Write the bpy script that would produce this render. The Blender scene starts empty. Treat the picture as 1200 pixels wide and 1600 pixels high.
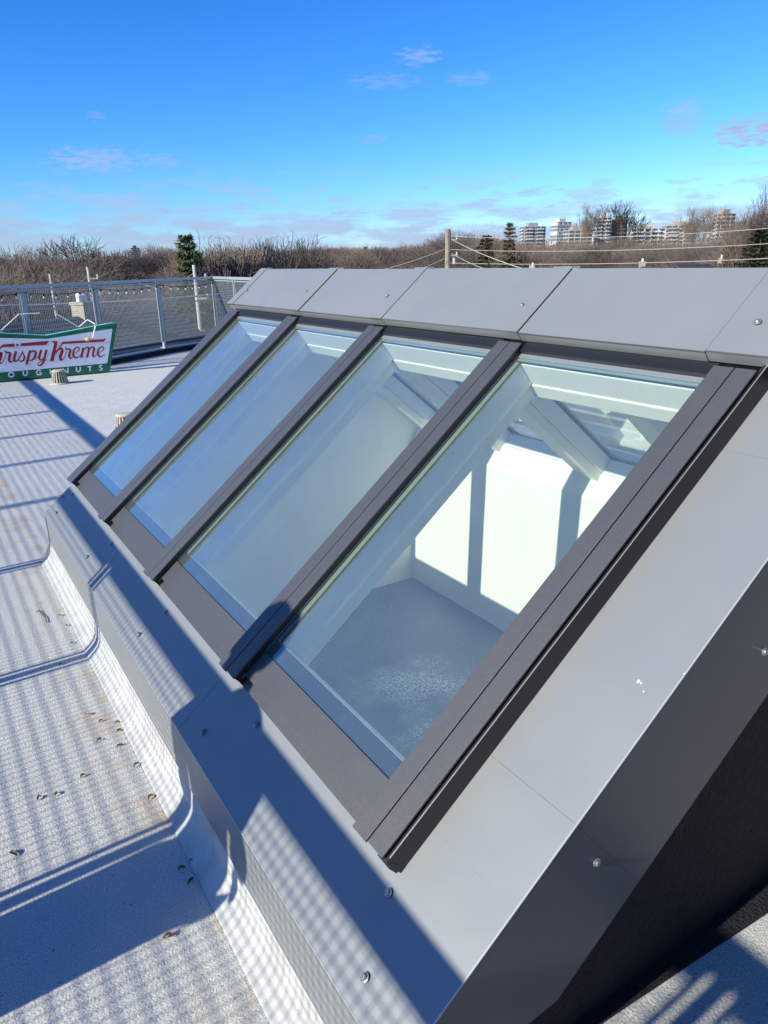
import bpy, bmesh, math, random
from mathutils import Vector, Matrix
R = math.radians
random.seed(7)
scn = bpy.context.scene
# ------------------------------------------------------------------ camera
F, PITCH, YAW, ROLL = 1140.0, R(19.06), R(32.05), R(-1.25)     # photo pixels (1200 x 1600)
CAMZ = 1.45
def cam_axes():
    cp, sp, cr, sr, cy, sy = math.cos(PITCH), math.sin(PITCH), math.cos(ROLL), math.sin(ROLL), math.cos(YAW), math.sin(YAW)
    A = Matrix(((cr, -sr, 0), (sr, cr, 0), (0, 0, 1)))
    B = Matrix(((1, 0, 0), (0, sp, cp), (0, cp, -sp)))
    C = Matrix(((cy, sy, 0), (-sy, cy, 0), (0, 0, 1)))
    return C @ B @ A
CM = cam_axes()
cam = bpy.data.cameras.new('camera'); camo = bpy.data.objects.new('camera', cam)
scn.collection.objects.link(camo); scn.camera = camo
cam.sensor_fit = 'VERTICAL'; cam.sensor_height = 36; cam.lens = 36 * F / 1600
cam.clip_start = 0.05; cam.clip_end = 12000
M = Matrix((CM.col[0], CM.col[1], -CM.col[2])).transposed().to_4x4()
M.translation = (0, 0, CAMZ); camo.matrix_world = M
def at(px, py, dist):
    """surveyed point: the sight line to a spot in the photograph, at a real horizontal distance"""
    d = CM @ Vector((px - 600, 800 - py, F)); h = math.hypot(d.x, d.y)
    return Vector((d.x / h * dist, d.y / h * dist, CAMZ + d.z / h * dist))
# ------------------------------------------------------------------ sun, sky
SUN_EL, SUN_AZ = R(26.8), R(2.5)       # light travels along (cos az, sin az) on the ground
EXPO = 0.5
sv = Vector((-math.cos(SUN_AZ) * math.cos(SUN_EL), -math.sin(SUN_AZ) * math.cos(SUN_EL), math.sin(SUN_EL)))
sl = bpy.data.lights.new('sun', 'SUN'); sl.energy = 5.0; sl.angle = R(0.5); sl.color = (1, .965, .80)
so = bpy.data.objects.new('sun', sl); scn.collection.objects.link(so)
so.rotation_euler = sv.to_track_quat('Z', 'Y').to_euler()
w = bpy.data.worlds.new('World'); scn.world = w; w.use_nodes = True
nt = w.node_tree; nt.nodes.clear()
def N(nt, t, **k):
    n = nt.nodes.new(t)
    for a, b in k.items():
        if a == 'inp':
            for i, v in b.items(): n.inputs[i].default_value = v
        else: setattr(n, a, b)
    return n
def math_(nt, op, a, b=None, clamp=False):
    n = nt.nodes.new('ShaderNodeMath'); n.operation = op; n.use_clamp = clamp
    for i, v in enumerate((a, b)):
        if v is None: continue
        if isinstance(v, (int, float)): n.inputs[i].default_value = v
        else: nt.links.new(v, n.inputs[i])
    return n.outputs[0]
sky = N(nt, 'ShaderNodeTexSky', sky_type='NISHITA', sun_disc=False, sun_elevation=SUN_EL, altitude=150, air_density=1.0, dust_density=0.25, ozone_density=3.0)
sky.sun_rotation = math.atan2(sv.x, sv.y)
tint = N(nt, 'ShaderNodeMix', data_type='RGBA', blend_type='MULTIPLY'); tint.inputs[0].default_value = 1
nt.links.new(sky.outputs[0], tint.inputs[6]); tint.inputs[7].default_value = (.62, 1.0, 1.28, 1)
# the camera's rendering of a clear winter sky: steeper red and green falloff from horizon to zenith
spx = N(nt, 'ShaderNodeSeparateColor'); nt.links.new(tint.outputs[2], spx.inputs[0]); cpx = N(nt, 'ShaderNodeCombineColor')
for i_, (ref, out_, ex) in enumerate(((.109, .051, 1.81), (.304, .287, 1.30), (.651, .95, 1.08))):
    v_ = math_(nt, 'MULTIPLY', math_(nt, 'POWER', math_(nt, 'MULTIPLY', spx.outputs[i_], .11 / ref), ex), out_ / .11 / 2 ** EXPO)
    nt.links.new(math_(nt, 'MINIMUM', v_, 14.), cpx.inputs[i_])
tc = N(nt, 'ShaderNodeTexCoord'); sep = N(nt, 'ShaderNodeSeparateXYZ'); nt.links.new(tc.outputs['Generated'], sep.inputs[0])
X, Y, Z = sep.outputs
az = math_(nt, 'ARCTAN2', X, Y); el = math_(nt, 'ARCSINE', Z)
# low cloud field: small flat clouds over the horizon
den = math_(nt, 'ADD', math_(nt, 'MAXIMUM', Z, 0.0), 0.045)
comb = N(nt, 'ShaderNodeCombineXYZ'); nt.links.new(math_(nt, 'DIVIDE', X, den), comb.inputs[0]); nt.links.new(math_(nt, 'DIVIDE', Y, den), comb.inputs[1])
no = N(nt, 'ShaderNodeTexNoise', inp={'Scale': .95, 'Detail': 6.0, 'Roughness': .55}); nt.links.new(comb.outputs[0], no.inputs['Vector'])
comb2 = N(nt, 'ShaderNodeCombineXYZ'); nt.links.new(math_(nt, 'MULTIPLY', az, 14.), comb2.inputs[0]); nt.links.new(math_(nt, 'MULTIPLY', el, 60.), comb2.inputs[1])
no2 = N(nt, 'ShaderNodeTexNoise', inp={'Scale': 1.0, 'Detail': 6.0, 'Roughness': .6}); nt.links.new(comb2.outputs[0], no2.inputs['Vector'])
no3 = N(nt, 'ShaderNodeTexNoise', inp={'Scale': 4.5, 'Detail': 5.0, 'Roughness': .6}); nt.links.new(comb2.outputs[0], no3.inputs['Vector'])
def ramp(nt, f, a, b, lo=0., hi=1.):
    n = N(nt, 'ShaderNodeMapRange', interpolation_type='SMOOTHSTEP', clamp=True)
    n.inputs[1].default_value = a; n.inputs[2].default_value = b; n.inputs[3].default_value = lo; n.inputs[4].default_value = hi
    nt.links.new(f, n.inputs[0]); return n.outputs[0]
field = ramp(nt, no2.outputs[0], .50, .60)
low = math_(nt, 'MULTIPLY', field, ramp(nt, el, R(6.8), R(2.2)))
band = math_(nt, 'MULTIPLY', ramp(nt, no2.outputs[0], .36, .56), ramp(nt, el, R(4.6), R(2.2), 0, .9))
mask = math_(nt, 'MAXIMUM', low, band)
def ang(px, py):
    d = CM @ Vector((px - 600, 800 - py, F)); d.normalize(); return math.atan2(d.x, d.y), math.asin(d.z)
for (px, py, wx, wy, k) in ((655, 88, 42, 15, .6), (600, 128, 70, 14, .35), (730, 123, 50, 12, .35), (1066, 186, 38, 30, .8), (1170, 206, 62, 26, 1.3),
                            (150, 250, 80, 22, .8), (250, 252, 50, 14, .45), (582, 217, 32, 10, .4), (215, 312, 50, 14, .8), (265, 331, 80, 10, .8), (370, 325, 50, 12, .7), (345, 296, 38, 10, .6),
                            (545, 335, 45, 12, .8), (500, 340, 34, 8, .6), (830, 301, 34, 9, .8), (780, 305, 30, 8, .5), (108, 294, 22, 9, .5), (655, 293, 18, 7, .5), (150, 180, 16, 9, .3), (1080, 298, 40, 8, .35), (780, 265, 30, 9, .3), (450, 268, 26, 8, .3), (905, 256, 30, 8, .25), (315, 272, 26, 8, .35)):
    a0, e0 = ang(px, py)
    dx = math_(nt, 'DIVIDE', math_(nt, 'SUBTRACT', az, a0), wx / 1140.); dy = math_(nt, 'DIVIDE', math_(nt, 'SUBTRACT', el, e0), wy / 1140.)
    r2 = math_(nt, 'ADD', math_(nt, 'MULTIPLY', dx, dx), math_(nt, 'MULTIPLY', dy, dy))
    bl = math_(nt, 'SUBTRACT', 1.0, r2)
    bl = math_(nt, 'ADD', bl, math_(nt, 'MULTIPLY', math_(nt, 'SUBTRACT', no3.outputs[0], .5), 3.2))
    mask = math_(nt, 'MAXIMUM', mask, math_(nt, 'MULTIPLY', ramp(nt, bl, .25, 1.35), k))
mask = math_(nt, 'MULTIPLY', mask, .85, True)
ccol = N(nt, 'ShaderNodeMix', data_type='RGBA'); nt.links.new(no2.outputs[0], ccol.inputs[0])
ccol.inputs[6].default_value = (2.0, 2.95, 4.3, 1); ccol.inputs[7].default_value = (3.4, 3.9, 5.4, 1)
mx = N(nt, 'ShaderNodeMix', data_type='RGBA'); nt.links.new(mask, mx.inputs[0]); nt.links.new(cpx.outputs[0], mx.inputs[6]); nt.links.new(ccol.outputs[2], mx.inputs[7])
bg = N(nt, 'ShaderNodeBackground'); nt.links.new(mx.outputs[2], bg.inputs[0]); bg.inputs[1].default_value = .11
wo = N(nt, 'ShaderNodeOutputWorld'); nt.links.new(bg.outputs[0], wo.inputs[0])
vs = scn.view_settings; vs.view_transform = 'Standard'; vs.look = 'None'; vs.exposure = EXPO; vs.gamma = 1; vs.use_curve_mapping = False
scn.cycles.max_bounces = 16; scn.cycles.diffuse_bounces = 8; scn.cycles.transparent_max_bounces = 24; scn.cycles.use_denoising = True
scn.cycles.sample_clamp_indirect = 0
# ------------------------------------------------------------------ materials
def mat(name, col, rough=.6, spec=.5, metal=0., nscale=0, namt=.0, bump=0., bscale=200., detail=3., col2=None, big=0.):
    m = bpy.data.materials.new(name); m.use_nodes = True; t = m.node_tree; b = t.nodes['Principled BSDF']
    b.inputs['Base Color'].default_value = (*col, 1); b.inputs['Roughness'].default_value = rough; b.inputs['Metallic'].default_value = metal
    b.inputs['Specular IOR Level'].default_value = spec
    if rough < .6 and metal > .2 and nscale:
        gr_ = N(t, 'ShaderNodeNewGeometry'); nr_ = N(t, 'ShaderNodeTexNoise', inp={'Scale': 7., 'Detail': 6., 'Roughness': .65}); t.links.new(gr_.outputs['Position'], nr_.inputs['Vector'])
        t.links.new(ramp(t, nr_.outputs[0], .3, .7, rough - .02, rough + .05), b.inputs['Roughness'])
    if nscale or bump: g = N(t, 'ShaderNodeNewGeometry')
    if nscale:
        n = N(t, 'ShaderNodeTexNoise', inp={'Scale': float(nscale), 'Detail': detail, 'Roughness': .6}); t.links.new(g.outputs['Position'], n.inputs['Vector'])
        mxn = N(t, 'ShaderNodeMix', data_type='RGBA'); t.links.new(ramp(t, n.outputs[0], .35, .65), mxn.inputs[0])
        c2 = col2 or tuple(c * (1 - namt) for c in col); mxn.inputs[6].default_value = (*col, 1); mxn.inputs[7].default_value = (*c2, 1)
        last = mxn.outputs[2]
        if big:
            n3 = N(t, 'ShaderNodeTexNoise', inp={'Scale': float(nscale) * .07, 'Detail': 3., 'Roughness': .5}); t.links.new(g.outputs['Position'], n3.inputs['Vector'])
            m3 = N(t, 'ShaderNodeMix', data_type='RGBA', blend_type='MULTIPLY'); t.links.new(ramp(t, n3.outputs[0], .35, .7, 0, 1), m3.inputs[0]); t.links.new(last, m3.inputs[6])
            m3.inputs[7].default_value = (1 - big, 1 - big, 1 - big, 1); last = m3.outputs[2]
        t.links.new(last, b.inputs['Base Color'])
    if bump:
        n2 = N(t, 'ShaderNodeTexNoise', inp={'Scale': float(bscale), 'Detail': 3.0, 'Roughness': .6}); t.links.new(g.outputs['Position'], n2.inputs['Vector'])
        bp = N(t, 'ShaderNodeBump', inp={'Strength': 1.0, 'Distance': bump}); t.links.new(n2.outputs[0], bp.inputs['Height']); t.links.new(bp.outputs[0], b.inputs['Normal'])
    return m
def glass_mat(name, tintc=(.925, .995, .945), gain=3.0):
    m = bpy.data.materials.new(name); m.use_nodes = True; t = m.node_tree; t.nodes.clear()
    tr = N(t, 'ShaderNodeBsdfTransparent'); tr.inputs[0].default_value = (*tintc, 1)
    gl = N(t, 'ShaderNodeBsdfGlossy'); gl.inputs['Roughness'].default_value = .012; gl.inputs[0].default_value = (.93, .97, 1, 1)
    ge = N(t, 'ShaderNodeNewGeometry'); dt = N(t, 'ShaderNodeVectorMath', operation='DOT_PRODUCT'); t.links.new(ge.outputs['Normal'], dt.inputs[0]); t.links.new(ge.outputs['Incoming'], dt.inputs[1])
    sc_ = math_(t, 'ADD', math_(t, 'MULTIPLY', math_(t, 'POWER', math_(t, 'SUBTRACT', 1., math_(t, 'ABSOLUTE', dt.outputs['Value'])), 5.), .94), .06, True)
    # four surfaces of a sealed double pane: 4R / (1 + 3R)
    f = math_(t, 'DIVIDE', math_(t, 'MULTIPLY', sc_, gain + 1), math_(t, 'ADD', 1., math_(t, 'MULTIPLY', sc_, gain)), True)
    mxs = N(t, 'ShaderNodeMixShader'); t.links.new(f, mxs.inputs[0]); t.links.new(tr.outputs[0], mxs.inputs[1]); t.links.new(gl.outputs[0], mxs.inputs[2])
    # thin film of dust, strengthened and tinted to paint a bright haze over the panes
    nd = N(t, 'ShaderNodeTexNoise', inp={'Scale': 9., 'Detail': 8., 'Roughness': .7}); t.links.new(ge.outputs['Position'], nd.inputs['Vector'])
    df = N(t, 'ShaderNodeBsdfDiffuse'); df.inputs[0].default_value = (.66, .84, .78, 1)
    mxd = N(t, 'ShaderNodeMixShader'); t.links.new(ramp(t, nd.outputs[0], .3, .75, .045, .062), mxd.inputs[0]); t.links.new(mxs.outputs[0], mxd.inputs[1]); t.links.new(df.outputs[0], mxd.inputs[2])
    o = N(t, 'ShaderNodeOutputMaterial'); t.links.new(mxd.outputs[0], o.inputs[0]); return m
def deck_mat():
    m = bpy.data.materials.new('granulated_roof_membrane'); m.use_nodes = True; t = m.node_tree; b = t.nodes['Principled BSDF']
    g = N(t, 'ShaderNodeNewGeometry'); P = g.outputs['Position']
    def noise(s, d=3., r=.6):
        n = N(t, 'ShaderNodeTexNoise', inp={'Scale': s, 'Detail': d, 'Roughness': r}); t.links.new(P, n.inputs['Vector']); return n.outputs[0]
    def mixc(f, a, c, mode='MIX'):
        k = N(t, 'ShaderNodeMix', data_type='RGBA', blend_type=mode)
        if isinstance(f, float): k.inputs[0].default_value = f
        else: t.links.new(f, k.inputs[0])
        for i, v in ((6, a), (7, c)):
            if isinstance(v, tuple): k.inputs[i].default_value = (*v, 1)
            else: t.links.new(v, k.inputs[i])
        return k.outputs[2]
    c = mixc(ramp(t, noise(260.), .38, .62), (.69, .685, .64), (.45, .445, .42))
    c = mixc(ramp(t, noise(2.2, 5.), .4, .72, 0, .55), c, (.50, .50, .49))
    c = mixc(ramp(t, noise(90., 2.), .64, .72, 0, .8), c, (.17, .17, .18))
    # rusty silt that has settled along the foot of the kerb
    sp = N(t, 'ShaderNodeSeparateXYZ'); t.links.new(P, sp.inputs[0])
    edge = math_(t, 'MULTIPLY', ramp(t, sp.outputs[0], .14, .36), ramp(t, noise(5., 5.), .42, .66))
    c = mixc(math_(t, 'MULTIPLY', math_(t, 'MULTIPLY', edge, ramp(t, sp.outputs[0], .42, .37)), .75), c, (.50, .37, .25))
    t.links.new(c, b.inputs['Base Color']); b.inputs['Roughness'].default_value = .85; b.inputs['Specular IOR Level'].default_value = .3
    bp = N(t, 'ShaderNodeBump', inp={'Strength': 1., 'Distance': .0045}); t.links.new(noise(150., 4., .65), bp.inputs['Height'])
    bp2 = N(t, 'ShaderNodeBump', inp={'Strength': 1., 'Distance': .006}); t.links.new(noise(6., 3.), bp2.inputs['Height']); t.links.new(bp.outputs[0], bp2.inputs['Normal'])
    t.links.new(bp2.outputs[0], b.inputs['Normal']); return m
MT = dict(
    deck=deck_mat(),
    membrane=mat('smooth_grey_membrane', (.50, .50, .49), .75, .3, nscale=14, namt=.18, bump=.002, bscale=120),
    blackskin=mat('black_felt_upstand', (.017, .018, .021), .8, .35, nscale=60, namt=.4, bump=.012, bscale=140),
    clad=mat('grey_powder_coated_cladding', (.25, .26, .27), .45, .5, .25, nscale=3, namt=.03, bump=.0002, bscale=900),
    clad_shaded=mat('shaded_powder_coated_cladding', (.065, .072, .085), .40, .5, nscale=3, namt=.08, bump=.0002, bscale=900),  # grey cladding again, with the gable's shade put into a darker colour
    cover=mat('fine_textured_grey_cover', (.125, .125, .133), .42, .5, .4, nscale=700, namt=.35, bump=.0006, bscale=1400, detail=1.),
    black=mat('black_rubber_and_anodised_side', (.012, .013, .015), .45, .5),
    gasket=mat('dark_glass_edge_print', (.02, .025, .03), .2, .6),
    edge=mat('highlit_sheet_edge', (.50, .51, .52), .35, .6, metal=.3),  # lighter than the cladding: the highlight along the folds is painted in
    spacer=mat('grey_green_glass_spacer', (.20, .25, .24), .4, .5),
    silver=mat('bright_aluminium_trim', (.55, .58, .58), .3, .5, metal=.7),
    white=mat('white_painted_lining', (.84, .84, .76), .5, .4, nscale=2, namt=.03),
    whitesash=mat('white_lacquered_sash', (.80, .81, .78), .3, .5, nscale=30, namt=.03),
    floor=None,
    glass=glass_mat('insulating_glass'),
    screw=mat('zinc_screw_head', (.30, .30, .31), .35, .5, metal=.6),
    galv=mat('galvanised_steel', (.40, .44, .46), .42, .5, metal=.35, nscale=40, namt=.2),
    wire=mat('galvanised_wire', (.42, .44, .45), .45, .5, metal=.3),
    coping=mat('dark_coping_metal', (.05, .065, .10), .35, .5, nscale=6, namt=.15),
)
def floor_mat():
    m = bpy.data.materials.new('frosted_dark_floor_sheet'); m.use_nodes = True; t = m.node_tree; b = t.nodes['Principled BSDF']
    g = N(t, 'ShaderNodeNewGeometry'); P = g.outputs['Position']
    def noise(s, d=3., r=.6):
        n = N(t, 'ShaderNodeTexNoise', inp={'Scale': s, 'Detail': d, 'Roughness': r}); t.links.new(P, n.inputs['Vector']); return n.outputs[0]
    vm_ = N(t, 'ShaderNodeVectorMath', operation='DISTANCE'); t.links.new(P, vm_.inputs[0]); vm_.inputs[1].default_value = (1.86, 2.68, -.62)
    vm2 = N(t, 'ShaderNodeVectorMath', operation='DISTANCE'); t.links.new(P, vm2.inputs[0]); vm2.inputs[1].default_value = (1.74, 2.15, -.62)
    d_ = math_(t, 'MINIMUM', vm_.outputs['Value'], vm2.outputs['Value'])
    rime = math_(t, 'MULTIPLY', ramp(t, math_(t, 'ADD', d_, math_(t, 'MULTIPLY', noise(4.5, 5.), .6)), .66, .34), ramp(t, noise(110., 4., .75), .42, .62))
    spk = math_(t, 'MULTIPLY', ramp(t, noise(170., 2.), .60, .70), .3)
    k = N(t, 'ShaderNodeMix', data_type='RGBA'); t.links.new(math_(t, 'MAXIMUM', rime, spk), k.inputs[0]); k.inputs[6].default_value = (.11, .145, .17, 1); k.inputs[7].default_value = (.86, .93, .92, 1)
    t.links.new(k.outputs[2], b.inputs['Base Color']); b.inputs['Roughness'].default_value = .5; return m
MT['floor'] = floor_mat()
# ------------------------------------------------------------------ builders
COL = scn.collection
class MB:
    def __init__(s): s.v = []; s.f = []
    def quad(s, a, b, c, d):
        n = len(s.v); s.v += [tuple(a), tuple(b), tuple(c), tuple(d)]; s.f.append((n, n+1, n+2, n+3)); return s
    def poly(s, pts):
        n = len(s.v); s.v += [tuple(p) for p in pts]; s.f.append(tuple(range(n, n+len(pts)))); return s
    def hexa(s, p):      # 8 corners: bottom 4 then top 4
        n = len(s.v); s.v += [tuple(q) for q in p]
        for f in ((3, 2, 1, 0), (4, 5, 6, 7), (0, 1, 5, 4), (1, 2, 6, 5), (2, 3, 7, 6), (3, 0, 4, 7)): s.f.append(tuple(n + i for i in f))
        return s
    def box(s, x0, x1, y0, y1, z0, z1):
        return s.hexa([(x0, y0, z0), (x1, y0, z0), (x1, y1, z0), (x0, y1, z0), (x0, y0, z1), (x1, y0, z1), (x1, y1, z1), (x0, y1, z1)])
    def prism(s, pts, off):   # pts polygon in 3D, extruded by vector off
        n = len(s.v); k = len(pts); o = Vector(off)
        s.v += [tuple(p) for p in pts] + [tuple(Vector(p) + o) for p in pts]
        s.f.append(tuple(range(n + k - 1, n - 1, -1))); s.f.append(tuple(range(n + k, n + 2 * k)))
        for i in range(k): j = (i + 1) % k; s.f.append((n + i, n + j, n + k + j, n + k + i))
        return s
    def tube(s, pts, rad, sides=6, cap=True):
        pts = [Vector(p) for p in pts]; rs = rad if isinstance(rad, (list, tuple)) else [rad] * len(pts)
        n0 = len(s.v); up = None
        for i, p in enumerate(pts):
            d = (pts[min(i+1, len(pts)-1)] - pts[max(i-1, 0)]).normalized()
            if up is None or abs(up.dot(d)) > .98: up = Vector((0, 0, 1)) if abs(d.z) < .9 else Vector((1, 0, 0))
            a = d.cross(up).normalized(); b = a.cross(d)
            for k in range(sides):
                t = 2 * math.pi * k / sides; s.v.append(tuple(p + (a * math.cos(t) + b * math.sin(t)) * rs[i]))
        for i in range(len(pts) - 1):
            for k in range(sides):
                j = (k + 1) % sides; A = n0 + i * sides; s.f.append((A + k, A + j, A + sides + j, A + sides + k))
        if cap:
            s.f.append(tuple(n0 + k for k in range(sides - 1, -1, -1))); e = n0 + (len(pts) - 1) * sides; s.f.append(tuple(e + k for k in range(sides)))
        return s
    def lathe(s, c, prof, sides=16, axis=(0, 0, 1)):
        ax = Vector(axis).normalized(); c = Vector(c); a = ax.orthogonal().normalized(); b = ax.cross(a); n0 = len(s.v)
        for (r, h) in prof:
            for k in range(sides):
                t = 2 * math.pi * k / sides; s.v.append(tuple(c + ax * h + (a * math.cos(t) + b * math.sin(t)) * r))
        for i in range(len(prof) - 1):
            for k in range(sides):
                j = (k + 1) % sides; A = n0 + i * sides; s.f.append((A + k, A + j, A + sides + j, A + sides + k))
        s.f.append(tuple(n0 + k for k in range(sides - 1, -1, -1))); e = n0 + (len(prof) - 1) * sides; s.f.append(tuple(e + k for k in range(sides)))
        return s
    def mesh(s, name, m, smooth=False, fix=True):
        me = bpy.data.meshes.new(name); me.from_pydata(s.v, [], s.f)
        if fix and len(s.f) < 60000:
            b = bmesh.new(); b.from_mesh(me); bmesh.ops.recalc_face_normals(b, faces=b.faces); b.to_mesh(me); b.free()
        me.materials.append(m)
        if smooth: me.polygons.foreach_set('use_smooth', [True] * len(me.polygons))
        me.update(); return me
    def obj(s, name, m, parent=None, bevel=0, smooth=False, **k):
        o = bpy.data.objects.new(name, s.mesh(name, m, smooth)); COL.objects.link(o)
        if parent:
            o.parent = parent; o.matrix_parent_inverse = parent.matrix_basis.inverted()
        if bevel:
            md = o.modifiers.new('bevel', 'BEVEL'); md.width = bevel; md.segments = 2; md.limit_method = 'ANGLE'
        for a, b in k.items(): o[a] = b
        return o
def inst(me, name, parent=None, mtx=None, **k):
    o = bpy.data.objects.new(name, me); COL.objects.link(o)
    if parent: o.parent = parent; o.matrix_parent_inverse = parent.matrix_basis.inverted()
    if mtx is not None: o.matrix_basis = mtx
    for a, b in k.items(): o[a] = b
    return o
def thing(name, loc, label, cat, group=None):
    o = bpy.data.objects.new(name, None); COL.objects.link(o); o.location = loc; o.matrix_basis = Matrix.Translation(loc)
    o['label'] = label; o['category'] = cat
    if group: o['group'] = group
    return o
# ------------------------------------------------------------------ roof deck (structure)
SA = R(39.27); cA, sA = math.cos(SA), math.sin(SA); VM = 1.690
def S(s, u, off=0., side=1):           # a point on the glazing slope: along slope, along ridge, above plane
    v = .4 + s * cA - off * sA; z = .28 + s * sA + off * cA
    return Vector((v if side > 0 else 2 * VM - v, u, z))
def sbox(mb, s0, s1, u0, u1, o0, o1, side=1):
    return mb.hexa([S(s0, u0, o0, side), S(s1, u0, o0, side), S(s1, u1, o0, side), S(s0, u1, o0, side), S(s0, u0, o1, side), S(s1, u0, o1, side), S(s1, u1, o1, side), S(s0, u1, o1, side)])
DECK = [(-1.28, -4.2), (7.3, -4.2), (7.3, -2.0), (5.2, -2.0), (5.1, 13.72), (4.9, 13.7), (3.66, 12.98), (2.46, 12.12), (1.46, 11.6), (.2, 11.35), (-1.28, 11.3)]
WELL = (.66, 2.72, .70, 3.95)
bm = bmesh.new()
def loop(pts):
    vs_ = [bm.verts.new((x, y, 0)) for x, y in pts]
    return [bm.edges.new((vs_[i], vs_[(i+1) % len(vs_)])) for i in range(len(vs_))]
es = loop(DECK) + loop([(WELL[0], WELL[2]), (WELL[1], WELL[2]), (WELL[1], WELL[3]), (WELL[0], WELL[3])])
bmesh.ops.triangle_fill(bm, edges=es, use_beauty=True)
bmesh.ops.recalc_face_normals(bm, faces=bm.faces)
me = bpy.data.meshes.new('roof_deck'); bm.to_mesh(me); bm.free()
if me.polygons[0].normal.z < 0: me.flip_normals()
me.materials.append(MT['deck']); o = bpy.data.objects.new('roof_deck', me); COL.objects.link(o); o['kind'] = 'structure'
# lower building body
MT['brickwall'] = mat('pale_building_render', (.35, .33, .30), .8, .3, nscale=3, namt=.15)
mb = MB(); pts = [(x, y, -.05) for x, y in DECK]
for i in range(len(pts)):
    a, b = pts[i], pts[(i+1) % len(pts)]; mb.quad(a, b, (b[0], b[1], -7.2), (a[0], a[1], -7.2))
mb.obj('building_walls', MT['brickwall'], kind='structure')
# perimeter kerb with coping along the fences
def kerb(path, name, label, hgt=.10, wid=.16):
    t = thing(name, (path[0][0], path[0][1], 0), label, 'kerb')
    c = MB(); k = MB()
    for (a, b) in zip(path[:-1], path[1:]):
        a, b = Vector((*a, 0)), Vector((*b, 0)); d = (b - a).normalized(); n = Vector((-d.y, d.x, 0)); e = d * .0
        h0 = wid / 2
        k.hexa([a - n*h0, b - n*h0, b + n*h0, a + n*h0] + [q + Vector((0, 0, hgt - .02)) for q in (a - n*h0, b - n*h0, b + n*h0, a + n*h0)])
        h1 = h0 + .02
        c.hexa([q + Vector((0, 0, hgt - .019)) for q in (a - n*h1, b - n*h1, b + n*h1, a + n*h1)] + [q + Vector((0, 0, hgt)) for q in (a - n*h1, b - n*h1, b + n*h1, a + n*h1)])
    k.obj('kerb_upstand', MT['blackskin'], t); c.obj('coping', MT['coping'], t)
FAR = [(-1.15, 11.22), (.30, 11.25), (1.40, 11.46), (2.46, 11.98), (3.66, 12.86), (4.9, 13.58)]
BACK = [(4.9, 13.58)] + [(4.84 - .028 * i, 13.58 - 1.25 * i) for i in range(1, 13)]
NEARU = [-1.80, -.66, .48, 1.60, 2.72, 3.87, 5.0, 6.13, 7.22, 8.33, 9.55]
NEAR = [(-1.15, -2.9)] + [(-1.15, u) for u in NEARU] + [(-1.15, 11.22)]
kerb(FAR, 'roof_kerb', 'low black kerb with dark blue coping under the far fence behind the green sign')
kerb(BACK, 'roof_kerb', 'low black kerb running behind the skylight along the side fence')
kerb(NEAR, 'roof_kerb', 'low black kerb at the left edge of the roof under the sunlit fence')
# ------------------------------------------------------------------ fences of galvanised posts and welded mesh
PITCHW = .028
def fence(path, label, base=.10, top=1.185, fine=True):
    t = thing('mesh_fence', (path[0][0], path[0][1], base), label, 'fence')
    pm = MB().box(-.019, .019, -.019, .019, 0, top - base - .002).box(-.045, .045, -.05, .05, 0, .010).mesh('post', MT['galv'])
    for i, p in enumerate(path):
        q = path[min(i + 1, len(path) - 1)]; r = path[max(i - 1, 0)]; a = math.atan2(q[1] - r[1], q[0] - r[0])
        inst(pm, 'post', t, Matrix.Translation((p[0], p[1], base)) @ Matrix.Rotation(a, 4, 'Z'))
    for a, b in zip(path[:-1], path[1:]):
        a, b = Vector((*a, 0)), Vector((*b, 0)); L = (b - a).length; an = math.atan2(b.y - a.y, b.x - a.x)
        mt = Matrix.Translation(a) @ Matrix.Rotation(an, 4, 'Z')
        r_ = MB().box(-.02, L + .02, -.026, .026, top, top + .045); r_.obj('top_rail', MT['galv'], t).matrix_basis = mt
        x0, x1, z0, z1 = .03, L - .03, base + .13, top - .015
        f = MB().box(x0, x1, -.009, .009, z0 - .022, z0).box(x0, x1, -.009, .009, z1 - .018, z1).box(x0, x0 + .018, -.009, .009, z0, z1 - .018).box(x1 - .018, x1, -.009, .009, z0, z1 - .018)
        fo = f.obj('panel_frame', MT['galv'], t); fo.matrix_basis = mt
        m = MB(); r = .0014
        n = int((x1 - x0) / PITCHW)
        for k in range(1, n): x = x0 + (x1 - x0) * k / n; m.box(x - r, x + r, -r, r, z0, z1 - .018)
        n = int((z1 - z0) / PITCHW)
        for k in range(1, n): z = z0 + (z1 - z0) * k / n; m.box(x0 + .018, x1 - .018, r, 3 * r, z - r, z + r)
        w_ = m.obj('wire_mesh', MT['wire'], t, kind='stuff'); w_.matrix_basis = mt
    return t
for o in (): pass
fence(FAR, 'galvanised mesh fence across the far edge of the roof, behind the green and white sign')
fence(BACK, 'galvanised mesh fence turning away at the corner and running behind the skylight')
fence(NEAR, 'galvanised mesh fence along the left roof edge whose shadow falls on the deck and skylight')
# parented pieces carry world matrices: reset their inverse so that basis == world placement
for ob in list(bpy.data.objects):
    if ob.parent and ob.name.split('.')[0] in ('post', 'top_rail', 'panel_frame', 'wire_mesh'):
        ob.matrix_parent_inverse = ob.parent.matrix_basis.inverted()
# ------------------------------------------------------------------ skylight
sk = thing('ridge_skylight', (VM, 2.3, 0), 'long grey clad ridge skylight with four sloping glass windows on this side', 'skylight')
U0, U1 = .646, 3.87
CAPS = [(.868, .966), (1.572, 1.668), (2.303, 2.401), (3.012, 3.108), (3.700, 3.795)]
cladm, coverm = MT['clad'], MT['cover']
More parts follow.
